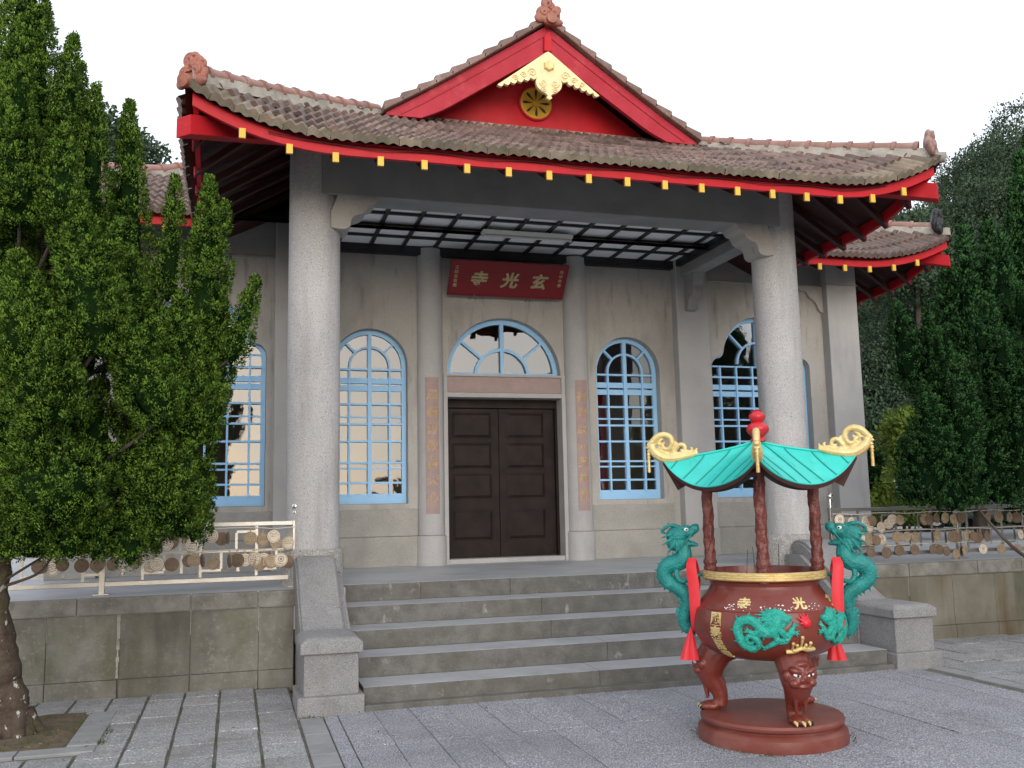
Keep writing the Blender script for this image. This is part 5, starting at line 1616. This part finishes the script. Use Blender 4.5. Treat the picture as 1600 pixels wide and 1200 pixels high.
# ------------------------------------------------------------------ vegetation
def leaf_mesh(name, P, D, Ln, Wd, tone, rs, Nrm=None):
    """many small pointed leaves: P base points, D directions, Ln lengths, Wd widths"""
    N = len(P)
    ref = rs.normal(size=(N, 3))
    S = np.cross(D, ref); S /= np.linalg.norm(S, axis=1, keepdims=True) + 1e-9
    if Nrm is not None:
        S = np.where((np.cross(S, D) * Nrm).sum(1, keepdims=True) < 0, -S, S)
    V = np.empty((N, 4, 3))
    V[:, 0] = P
    V[:, 1] = P + D * (Ln * .45)[:, None] + S * (Wd * .5)[:, None]
    V[:, 2] = P + D * Ln[:, None]
    V[:, 3] = P + D * (Ln * .45)[:, None] - S * (Wd * .5)[:, None]
    me = bpy.data.meshes.new(name)
    me.vertices.add(N * 4); me.vertices.foreach_set('co', V.ravel())
    me.loops.add(N * 4); me.loops.foreach_set('vertex_index', np.arange(N * 4, dtype=np.int32))
    me.polygons.add(N); me.polygons.foreach_set('loop_start', np.arange(0, N * 4, 4, dtype=np.int32)); me.polygons.foreach_set('loop_total', np.full(N, 4, dtype=np.int32))
    me.update(calc_edges=True)
    at = me.attributes.new('tone', 'FLOAT_COLOR', 'POINT')
    c = np.ones((N, 4, 4)); c[:, :, 0] = tone[:, None]; c[:, :, 1] = tone[:, None]; c[:, :, 2] = tone[:, None]
    at.data.foreach_set('color', c.ravel())
    if Nrm is not None:      # soft, rounded shading of each tuft
        me.polygons.foreach_set('use_smooth', np.ones(N, dtype=bool))
        me.normals_split_custom_set_from_vertices(np.repeat(unit(Nrm), 4, axis=0).astype(np.float32))
    return me

def unit(v):
    return v / (np.linalg.norm(v, axis=-1, keepdims=True) + 1e-9)

def flame_points(rs, tip, base, R, dens):
    """clump centres on an upright tongue of foliage"""
    tip = np.array(tip, float); base = np.array(base, float)
    ax = tip - base; L = np.linalg.norm(ax); a = ax / L
    u = unit(np.cross(a, [0.3, 1, .1])); v = np.cross(a, u)
    area = math.pi * R * L * 1.15
    n = max(6, int(area * dens))
    t = rs.uniform(-.10, 1.0, n) ** 1.0
    ph = rs.uniform(0, 2 * math.pi, n)
    tt = np.clip(t, 0, 1)
    r = R * np.minimum(1, ((tt + .12) / .30)) ** .6 * (1 - tt) ** .80
    lob = 1 + .13 * np.sin(3 * ph + 7 * tt + rs.uniform(0, 6)) * np.sin(9 * tt + rs.uniform(0, 6))
    rr = r * lob * rs.uniform(.88, 1.04, n)
    rad_ = np.cos(ph)[:, None] * u + np.sin(ph)[:, None] * v
    c = base + a * (t * L)[:, None] + rad_ * rr[:, None]
    nrm = unit(rad_ * .75 + a * .8 + np.array([0, 0, .35]))
    return c, nrm, tt

def juniper_crown(name, flames, mat, parent, seed, dens=150, per=34, cr=.062, ll=.034, lw=.015, light=1.0):
    rs = np.random.RandomState(seed)
    C, Nn, T = [], [], []
    for tip, base, R in flames:
        c, n, t = flame_points(rs, tip, base, R, dens)
        C.append(c); Nn.append(n); T.append(t)
    C = np.concatenate(C); Nn = np.concatenate(Nn); T = np.concatenate(T)
    K = len(C)
    size = rs.uniform(.6, 1.25, K) * cr * (1 - .35 * T)
    ctone = rs.uniform(0, 1, K) ** .9
    # leaves on each clump: an upward pointing bud of short twigs
    d = unit(rs.normal(size=(K, per, 3)) * .75 + Nn[:, None, :] * .28)
    hh = rs.uniform(0, 1, (K, per))
    pos = C[:, None, :] + d * (size[:, None] * (1 - .55 * hh) * rs.uniform(.75, 1.0, (K, per)))[:, :, None] + Nn[:, None, :] * (size[:, None] * hh * 1.3)[:, :, None]
    ld = unit(d * .7 + Nn[:, None, :] * .7 + rs.normal(size=(K, per, 3)) * .35)
    n_ = K * per
    tone = np.clip((ctone[:, None] * .55 + .5 * hh * ctone[:, None] ** .3) * light + rs.uniform(-.04, .10, (K, per)), 0, 1).ravel()  # bud tips lighter: new growth, plus light on the tufts put into colour
    me = leaf_mesh(name, pos.reshape(-1, 3), ld.reshape(-1, 3), rs.uniform(.6, 1.25, n_) * ll, rs.uniform(.7, 1.3, n_) * lw, tone, rs, (d * 1.0 + Nn[:, None, :] * .25).reshape(-1, 3))
    return link(name, me, mat, parent)

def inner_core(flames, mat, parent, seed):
    """near-black filling of each tongue; its colour stands in for the inner shade"""
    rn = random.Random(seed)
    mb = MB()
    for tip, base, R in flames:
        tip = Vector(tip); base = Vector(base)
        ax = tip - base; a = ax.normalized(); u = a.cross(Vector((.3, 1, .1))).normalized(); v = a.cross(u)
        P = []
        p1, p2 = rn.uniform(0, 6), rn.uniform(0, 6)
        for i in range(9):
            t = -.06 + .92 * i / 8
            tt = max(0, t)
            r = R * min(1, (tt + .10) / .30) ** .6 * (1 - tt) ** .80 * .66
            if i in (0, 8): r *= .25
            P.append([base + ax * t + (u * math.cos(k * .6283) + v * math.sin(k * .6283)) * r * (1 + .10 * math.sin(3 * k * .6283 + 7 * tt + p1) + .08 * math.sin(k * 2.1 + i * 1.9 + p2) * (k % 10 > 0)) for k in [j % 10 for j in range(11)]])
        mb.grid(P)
    return build(mb, 'shade_core', mat, parent)  # dark shells added so the gaps between tufts read as deep shade

def limbs(name, paths, mat, parent, seed=1):
    rn = random.Random(seed)
    mb = MB()
    for pts, r0, r1 in paths:
        q = smoothpath(pts, 6)
        n = len(q)
        q = [(p[0] + rn.uniform(-.012, .012) * r0 * 8, p[1] + rn.uniform(-.012, .012) * r0 * 8, p[2]) for p in q]
        rr = [(r0 + (r1 - r0) * i / (n - 1)) * rn.uniform(.92, 1.08) for i in range(n)]
        mb.tube(q, rr, 12 if r0 > .05 else 7)
    return build(mb, name, mat, parent, smooth=60)

LEFT = [([-5.25, -4.6, 1.95], [-5.2, -4.6, 1.38], .34), ([-4.95, -4.75, 1.85], [-4.93, -4.75, 1.34], .30), ([-5.5, -4.5, 2.1], [-5.5, -4.5, 1.35], .38), ([-5.18, -4.5, 6.13], [-5.2, -4.5, 3.95], .46), ([-5.25, -4.9, 4.95], [-5.09, -4.9, 3.78], .33), ([-4.82, -4.6, 5.37], [-4.91, -4.6, 3.94], .18), ([-4.82, -4.2, 5.31], [-4.85, -4.2, 4.12], .15), ([-4.66, -4.5, 5.02], [-4.67, -4.5, 3.88], .15), ([-4.44, -4.2, 5.04], [-4.41, -4.2, 3.55], .19), ([-4.8, -5.0, 4.46], [-4.8, -5.0, 3.77], .18), ([-4.19, -4.4, 3.57], [-4.25, -4.4, 3.04], .14), ([-4.05, -4.3, 4.37], [-4.09, -4.3, 3.38], .13), ([-3.78, -4.3, 4.4], [-3.84, -4.3, 2.81], .23), ([-4.71, -5.0, 3.99], [-4.52, -5.0, 2.82], .3), ([-5.05, -5.1, 3.46], [-4.88, -5.1, 2.62], .29), ([-3.39, -4.4, 3.52], [-3.58, -4.4, 2.85], .13), ([-4.43, -4.9, 3.16], [-4.08, -4.9, 2.32], .26), ([-4.36, -4.6, 3.66], [-4.3, -4.6, 3.1], .15), ([-3.99, -4.5, 3.32], [-3.87, -4.5, 2.52], .24), ([-3.67, -4.2, 3.32], [-3.74, -4.2, 2.61], .19), ([-5.04, -5.2, 3.18], [-4.76, -5.2, 2.29], .31), ([-4.96, -5.0, 2.35], [-4.69, -5.0, 1.63], .43), ([-4.18, -4.7, 2.34], [-4.02, -4.7, 1.52], .35), ([-3.87, -4.4, 2.14], [-3.95, -4.4, 1.46], .22), ([-4.57, -4.6, 2.6], [-4.63, -4.6, 1.82], .4), ([-4.68, -4.6, 1.91], [-4.65, -4.6, 1.34], .42), ([-4.32, -4.5, 1.82], [-4.31, -4.5, 1.32], .38), ([-5.01, -4.4, 2.81], [-5.02, -4.4, 2.02], .41), ([-5.35, -4.4, 4.38], [-5.29, -4.4, 3.01], .46), ([-4.55, -4.0, 4.32], [-4.51, -4.0, 3.1], .3), ([-4.94, -4.2, 3.79], [-4.81, -4.2, 2.64], .41), ([-4.14, -4.2, 2.97], [-4.12, -4.2, 2.13], .36), ([-5.31, -4.2, 2.53], [-5.26, -4.2, 1.54], .41), ([-3.88, -4.6, 2.81], [-3.81, -4.6, 2.15], .2)]
rnj = random.Random(77)
extra = []
for tip, base, R in LEFT:                      # smaller tongues growing from the sides of the large ones
    L = tip[2] - base[2]
    if R < .2: continue
    for k in range(3):
        a = rnj.uniform(0, 6.28); h = rnj.uniform(.05, .65)
        c = [base[0] + (tip[0] - base[0]) * h + .75 * R * (1 - h * .6) * math.cos(a), base[1] + .75 * R * (1 - h * .6) * math.sin(a), base[2] + L * h]
        if c[0] > -3.62: continue
        extra.append(([c[0] + .10 * math.cos(a), c[1] + .10 * math.sin(a), c[2] + rnj.uniform(.22, .42)], [c[0] - .05 * math.cos(a), c[1] - .05 * math.sin(a), c[2] - .10], rnj.uniform(.07, .13)))
for k in range(26):                            # the side away from the viewer and beyond the left edge of the view
    a = rnj.uniform(1.2, 4.4); z = rnj.uniform(1.7, 4.6); rr = 1.25 * (1 - (z - 1.5) / 6)
    c = (min(-5.25, -5.45 + rr * math.cos(a)), -4.3 + .9 * rr * abs(math.sin(a)) * .6, z)
    extra.append(((c[0] + .15 * math.cos(a), c[1], z + rnj.uniform(.5, 1.0)), c, rnj.uniform(.22, .36)))
jun = thing('juniper_tree', 'tall leaning juniper with flame-shaped green spires and lichened trunk in front of the left railing', 'tree', (-5.0, -4.3, 0), 'junipers either side of the temple')
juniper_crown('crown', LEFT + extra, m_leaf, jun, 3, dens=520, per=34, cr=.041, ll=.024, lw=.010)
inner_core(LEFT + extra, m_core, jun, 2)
limbs('trunk', [([(-5.05, -4.32, -.08), (-5.06, -4.32, .03), (-5.13, -4.31, .32), (-5.20, -4.3, .65), (-5.245, -4.3, 1.05), (-5.22, -4.3, 1.5), (-5.12, -4.35, 2.2), (-5.1, -4.4, 3.2), (-5.15, -4.45, 4.4)], .15, .04)], m_bark, jun, 5)
mb = MB()
for k, (a, l) in enumerate(((.2, .20), (1.4, .18), (2.6, .2), (3.9, .19), (5.0, .22))):
    mb.tube([(-5.06 + .05 * math.cos(a), -4.32 + .05 * math.sin(a), .16), (-5.06 + .12 * math.cos(a), -4.32 + .12 * math.sin(a), .04), (-5.06 + l * math.cos(a), -4.32 + l * math.sin(a), -.03)], [.07, .055, .03], 8)
build(mb, 'root_flare', m_bark, jun, smooth=60)
bl = []
for tip, base, R in LEFT:
    z0 = max(1.55, base[2] - .5 - abs(base[0] + 5.0) * .25)
    bl.append(([(-5.18, -4.3, z0), ((-5.18 + base[0]) / 2, (-4.3 + base[1]) / 2, (z0 + base[2]) / 2 - .05), tuple(base), tuple(np.array(base) * .55 + np.array(tip) * .45)], .022, .006))
bl += [([(-5.2, -4.32, 1.08), (-4.94, -4.4, 1.18), (-4.80, -4.45, 1.36), (-4.6, -4.5, 1.5)], .013, .005), ([(-5.2, -4.32, 1.12), (-4.9, -4.5, 1.3), (-4.75, -4.6, 1.38), (-4.5, -4.7, 1.62)], .011, .004)]
limbs('branches', bl, m_bark2, jun, 9)

RIGHT = [([3.8, -3.3, 3.85], [3.98, -3.3, 2.91], .27), ([4.06, -3.5, 3.63], [4.14, -3.5, 2.6], .33), ([4.82, -3.6, 3.93], [4.82, -3.6, 2.74], .23), ([4.37, -3.6, 3.18], [4.27, -3.6, 2.15], .29), ([3.78, -3.7, 2.86], [3.82, -3.7, 2.01], .26), ([3.7, -3.6, 2.44], [3.79, -3.6, 1.59], .29), ([4.01, -3.7, 2.15], [4.03, -3.7, 1.52], .27), ([4.84, -3.6, 2.59], [4.73, -3.6, 1.6], .36), ([5.07, -3.8, 3.31], [4.94, -3.8, 2.0], .29), ([5.67, -3.4, 3.24], [5.48, -3.4, 1.57], .4), ([3.67, -3.4, 2.24], [3.74, -3.4, 1.6], .2), ([6.3, -3.4, 5.3], [6.0, -3.4, 2.94], .47), ([6.6, -3.4, 4.17], [6.3, -3.4, 1.78], .53), ([6.2, -3.0, 4.49], [5.9, -3.0, 2.83], .35)]
EXR = []
for tip, base, R in RIGHT:
    for k in range(4):
        a = rnj.uniform(0, 6.28); h = rnj.uniform(.05, .75); L = tip[2] - base[2]
        c = [base[0] + (tip[0] - base[0]) * h + .75 * R * math.cos(a), base[1] + .75 * R * math.sin(a), base[2] + L * h]
        if c[0] < 4.0: continue
        EXR.append(([c[0] + .1 * math.cos(a), c[1] + .1 * math.sin(a), c[2] + rnj.uniform(.22, .4)], [c[0], c[1], c[2] - .1], rnj.uniform(.08, .14)))
junr = thing('juniper_tree', 'dark juniper hanging over the right railing, its thin bough crossing the wall', 'tree', (5.75, -3.6, 0), 'junipers either side of the temple')
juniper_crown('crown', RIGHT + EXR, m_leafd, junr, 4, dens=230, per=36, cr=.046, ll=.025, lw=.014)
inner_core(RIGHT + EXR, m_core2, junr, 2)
bl = [([(5.75, -3.6, -.05), (5.72, -3.6, .5), (5.75, -3.55, 1.3), (5.8, -3.5, 2.6), (6.0, -3.45, 4.2)], .12, .04), ([(5.72, -3.62, .55), (5.2, -3.8, .72), (4.73, -3.9, .96), (4.49, -3.88, 1.16), (4.33, -3.75, 1.46), (4.2, -3.6, 1.8)], .026, .010)]
for tip, base, R in RIGHT:
    bl.append(([(5.80, -3.5, base[2] + .15), ((5.80 + base[0]) / 2, -3.45, base[2] + .2), tuple(np.array(base) * .6 + np.array(tip) * .4)], .014, .006))
limbs('trunk', bl, m_bark2, junr, 12)

BACK = [([9.32, 1.5, 6.56], [9.2, 1.5, 4.1], .33), ([10.33, 2.0, 6.82], [10.14, 2.0, 4.2], .36), ([9.86, 1.2, 6.3], [9.69, 1.2, 4.07], .3), ([11.8, 2.5, 8.58], [11.46, 2.5, 4.83], .46), ([12.67, 3.0, 9.42], [12.19, 3.0, 4.95], .48), ([9.14, 1.8, 5.84], [9.07, 1.8, 3.67], .42), ([9.23, 3.0, 5.5], [9.18, 3.0, 3.33], .51), ([9.45, 4.0, 6.14], [9.3, 4.0, 3.43], .48), ([11.94, 2.0, 7.61], [11.48, 2.0, 3.74], .64)]
def conifer(loc, h, R, seed, label, mat, spires=(), group=None, dens=60, per=30, z0=.6):
    """upright conifer: whorls of tongues round a trunk"""
    rn = random.Random(seed)
    fl = list(spires)
    n = int(16 + h * 3)
    for k in range(n):
        f = (k + .5) / n
        z = z0 + (h - z0) * f
        rr = R * (1 - f) ** .75
        for j in range(3):
            a = rn.uniform(0, 6.28)
            b = (loc[0] + rr * .75 * math.cos(a), loc[1] + rr * .75 * math.sin(a), loc[2] + z - .2)
            fl.append(((b[0] + rr * .55 * math.cos(a), b[1] + rr * .55 * math.sin(a), b[2] + rn.uniform(.35, .9) * (h / 8)), b, rn.uniform(.22, .34) * R * .75 + .06))
    t = thing('conifer_tree', label, 'tree', loc, group)
    juniper_crown('crown', fl, mat, t, seed, dens=dens, per=per, cr=.11, ll=.075, lw=.032)
    inner_core(fl, m_core2, t, seed)
    limbs('trunk', [([(loc[0], loc[1], loc[2] - .1), (loc[0] + .05, loc[1], loc[2] + h * .4), (loc[0], loc[1], loc[2] + h * .9)], .06 + h * .018, .02)], m_bark2, t, seed)
    return t
conifer((9.6, 2.0, HP), 4.6, .95, 41, 'dark conifer with twin pointed tops just right of the hall eave', m_leafd, BACK[:3] + BACK[5:6])
conifer((11.7, 2.4, HP), 5.6, 1.3, 42, 'tallest dark conifer standing at the right edge of the picture', m_leafd, BACK[3:5] + BACK[8:])
conifer((10.2, 7.0, HP), 3.4, 1.0, 43, 'low dark conifer in the shade behind the yellow-green shrub', m_leafd, [])

def broadleaf(name, label, loc, blobs, mat, seed, dens, ll, lw, cat='tree', group=None, trunk=None):
    rs = np.random.RandomState(seed)
    P, D, NN = [], [], []
    for (x, y, z, rx, ry, rz) in blobs:
        area = 4 * math.pi * ((rx * ry) ** 1.6 / 3 + (rx * rz) ** 1.6 / 3 + (ry * rz) ** 1.6 / 3) ** (1 / 1.6)
        n = int(area * dens)
        d = unit(rs.normal(size=(n, 3)))
        d[:, 2] = np.where(rs.uniform(size=n) < .35, np.abs(d[:, 2]), d[:, 2])
        r = rs.uniform(.70, 1.06, n)
        bump = 1 + .18 * np.sin(d[:, 0] * 7 + x) * np.sin(d[:, 1] * 6 + y) + .12 * np.sin(d[:, 2] * 9 + z * 3 + d[:, 0] * 5)
        P.append(np.array([x, y, z]) + d * np.array([rx, ry, rz]) * (r * bump)[:, None])
        NN.append(unit(d + rs.normal(size=(n, 3)) * .45))
        D.append(unit(d * .6 + rs.normal(size=(n, 3)) * .6 + np.array([0, 0, .1])))
    P = np.concatenate(P); D = np.concatenate(D); n = len(P)
    clump = .5 + .5 * np.sin(P[:, 0] * 2.3 / (ll * 9)) * np.sin(P[:, 2] * 2.9 / (ll * 9) + P[:, 1])
    me = leaf_mesh(name, P, D, rs.uniform(.6, 1.3, n) * ll, rs.uniform(.7, 1.3, n) * lw, np.clip(clump * .5 + rs.uniform(0, .6, n), 0, 1), rs, np.concatenate(NN))
    if label is None:
        return me
    t = thing(name, label, cat, loc, group)
    link('crown', me, mat, t)
    if trunk:
        limbs('trunk', trunk, m_bark2, t, seed)
    return t

def blobs_for(cx, cy, cz, R, H, n, seed):
    rn = random.Random(seed); out = []
    for k in range(n):
        a = rn.uniform(0, 6.28); h = rn.uniform(0, 1); rr = R * (1 - .55 * h) * rn.uniform(.2, .85)
        s = R * rn.uniform(.28, .5)
        out.append((cx + rr * math.cos(a), cy + rr * math.sin(a), cz + H * h, s, s, s * .8))
    return out
# yellow-green shrub behind the right railing
broadleaf('leafy_shrub', 'yellow-green leafy shrub growing beside the corner of the hall', (8.75, 3.0, HP), blobs_for(8.72, 2.6, 1.35, .85, 1.75, 22, 3), m_bush, 8, 260, .11, .05, 'shrub', None,
          [([(8.75, 3.0, .8), (8.7, 3.0, 1.6), (8.6, 3.0, 2.6)], .04, .012), ([(8.78, 3.0, .8), (8.95, 3.0, 1.5), (9.05, 3.05, 2.2)], .03, .01)])

# wooded hillside at the right
def hill_z(x, y):
    d = min((x - 23) * .84 + (y - 12) * .35, 27 + .30 * (x - 42))
    return max(-.5, 1.02 * max(0, d) ** 1.0) if d > 0 else -.5
hm = MB(); P = []
for j in range(31):
    P.append([(12 + 60 * i / 30, -10 + 43 * j / 30, hill_z(12 + 60 * i / 30, -10 + 43 * j / 30) - 1.2) for i in range(31)])
hm.grid(P); hill = struct(build(hm, 'hill', m_hillsoil, smooth=180))
rnh = random.Random(19)
hb = []
for k in range(1100):
    x = rnh.uniform(16, 66); y = rnh.uniform(2, 31)
    if y < 4 + (x - 16) * .1: continue
    if not (.50 < (x + 3.5) / (y + 12.3) < 1.05): continue
    z = hill_z(x, y)
    s = rnh.uniform(1.1, 2.3)
    hb.append((x, y, z + s * rnh.uniform(.5, 1.0), s, s, s * rnh.uniform(.8, 1.15)))
me = broadleaf('hillside_wood', None, None, hb, m_hillleaf, 23, 62, .17, .095)
hw = link('hillside_wood', me, m_hillleaf)
hw['kind'] = 'stuff'; tag(hw, 'grey-green wood covering the steep hillside right of the temple', 'wood')
broadleaf('round_tree', 'small round-topped tree seen over the right eave of the hall, against the sky', (24.5, 21, 4), blobs_for(24.8, 21, 10.2, 2.4, 3.2, 16, 5), m_hillleaf, 29, 60, .20, .11, 'tree', None, [([(24.5, 21, 3), (24.6, 21, 8), (24.8, 21, 12)], .25, .05)])
# wooded knoll seen past the left juniper
lb = blobs_for(-9.0, 24, 11.0, 3.6, 5.0, 34, 6)
broadleaf('distant_tree', 'hazy green tree rising behind the hall roof, between the juniper spires', (-9, 24, 0), [b for b in lb if b[0] < -6.6], m_hillleaf, 31, 60, .20, .11, 'tree', None, [([(-9, 24, 0), (-9, 24, 6), (-9, 24, 12)], .4, .1)])

# trees across the forecourt, mirrored in the window panes
for k, (x, y, h, R) in enumerate(((9.5, -22, 8.0, 2.6), (13.5, -19, 9, 3.0), (5.0, -27, 5.0, 2.4), (-10.0, -24, 5.6, 1.9), (18, -17, 10, 3.2))):
    conifer((x, y, -.07), h, R, 60 + k, ['tall tree mirrored in the dark right-hand window panes', 'broad tree mirrored in the wing window behind the burner', 'low tree mirrored at the foot of the fanlight panes', 'small spire tree mirrored at the left of the fanlight', 'farthest tall tree mirrored beside the right column'][k], m_leafd, [], 'trees across the forecourt', 26, 22, .2)

# grass tufts in the joints and the soil
rs = np.random.RandomState(6)
P = []
for (x0, x1, y0, y1, n) in ((-4.9, -4.65, -4.8, -3.9, 160), (-4.65, -4.40, -4.86, -4.80, 60), (-4.46, -4.38, -4.9, -4.3, 80), (-5.4, -4.7, -4.85, -4.6, 150), (-3.04, -2.83, -4.57, -4.52, 50)):
    P.append(np.stack([rs.uniform(x0, x1, n), rs.uniform(y0, y1, n), np.full(n, -.01)], 1))
for k in range(90):
    a = rs.uniform(0, 6.28); P.append(np.array([[BC.x + (.515 + rs.uniform(0, .03)) * math.cos(a), BC.y + (.515 + rs.uniform(0, .03)) * math.sin(a), -.008]]).repeat(2, 0) + rs.normal(size=(2, 3)) * [.012, .012, 0])
P = np.concatenate(P); n = len(P)
D = unit(rs.normal(size=(n, 3)) * .5 + np.array([0, 0, .7]))
me = leaf_mesh('grass', P, D, rs.uniform(.015, .04, n), rs.uniform(.005, .010, n), rs.uniform(0, 1, n), rs)
g = link('grass', me, m_grass); g['kind'] = 'stuff'; tag(g, 'sparse grass sprouting in the paving joints and tree pit', 'grass')

# dry leaves that lie about on the paving
P = []
for (x0, x1, y0, y1, n) in ((-5.5, -3.1, -5.6, -3.1, 70), (-5.6, -4.65, -4.85, -3.7, 120), (-3.0, 3.0, -4.75, -4.53, 26), (3.1, 6.5, -4.6, -3.1, 60), (-2.6, 3.0, -6.8, -4.6, 22)):
    P.append(np.stack([rs.uniform(x0, x1, n), rs.uniform(y0, y1, n), np.full(n, .012)], 1))
P = np.concatenate(P); n = len(P)
D = unit(rs.normal(size=(n, 3)) * np.array([1, 1, .12]))
me = leaf_mesh('fallen_leaves', P, D, rs.uniform(.012, .035, n), rs.uniform(.006, .016, n), rs.uniform(0, 1, n), rs)
g = link('fallen_leaves', me, m_litter); g['kind'] = 'stuff'; tag(g, 'small dry leaves lying scattered on the paving', 'leaves')

# car parked behind the right railing
car = thing('parked_car', 'dark grey car parked beyond the right railing, half hidden by plaques', 'car', (12.6, 6.2, HP))
body = [(10.6, 1.12), (10.55, 1.5), (10.75, 1.62), (11.25, 1.68), (11.75, 2.12), (12.1, 2.2), (13.3, 2.2), (13.9, 2.05), (14.4, 1.72), (14.75, 1.66), (14.85, 1.35), (14.8, 1.12)]
mb = MB(); mb.prism(body, 'y', 5.4, 7.0); build(mb, 'body', m_carp, car, smooth=35, bevel=.08, seg=4)
for y in (5.385, 6.995):
    mb = MB(); mb.prism([(11.45, 1.72), (11.85, 2.08), (12.65, 2.12), (12.65, 1.72)], 'y', y, y + .02); mb.prism([(12.72, 1.72), (12.72, 2.12), (13.4, 2.12), (13.95, 1.78), (13.9, 1.72)], 'y', y, y + .02); build(mb, 'side_window', m_eyeb, car)
    for x in (11.4, 14.0):
        mb = MB(); mb.lathe([(.31, 0), (.33, .04), (.33, .18), (.31, .22)], 24, M=Matrix.Translation((x, y + .12, HP + .33)) @ Matrix.Rotation(rad(90), 4, 'X')); wh = build(mb, 'wheel', m_tyre, car, smooth=40)
        mb = MB(); mb.lathe([(.2, 0), (.2, .235)], 20, M=Matrix.Translation((x, y + .122, HP + .33)) @ Matrix.Rotation(rad(90), 4, 'X')); build(mb, 'rim', m_steel, wh, smooth=40)
mb = MB(); mb.prism([(11.27, 1.715), (11.76, 2.13), (11.78, 2.11), (11.29, 1.70)], 'y', 5.55, 6.85); build(mb, 'windscreen', m_eyeb, car)
for y in (5.5, 6.7):
    mb = MB(); mb.box(10.53, 10.6, y, y + .25, 1.42, 1.54); build(mb, 'headlight', m_eyew, car, bevel=.02)

# small lantern on the far corner of the hall
lan = thing('wall_lantern', 'small dark wall lantern on the right corner pilaster of the hall', 'lantern', (5.72, .3, 3.9))
mb = MB(); mb.tube([(5.62, .1, 4.12), (5.76, .1, 4.12), (5.80, .1, 4.06)], .014, 8); build(mb, 'arm', m_wire, lan, smooth=60)
mb = MB(); mb.lathe([(.03, 4.06), (.085, 4.0), (.085, 3.985), (.06, 3.98), (.05, 3.84), (.02, 3.82)], 8, (5.80, .1)); build(mb, 'lantern_body', m_wire, lan)
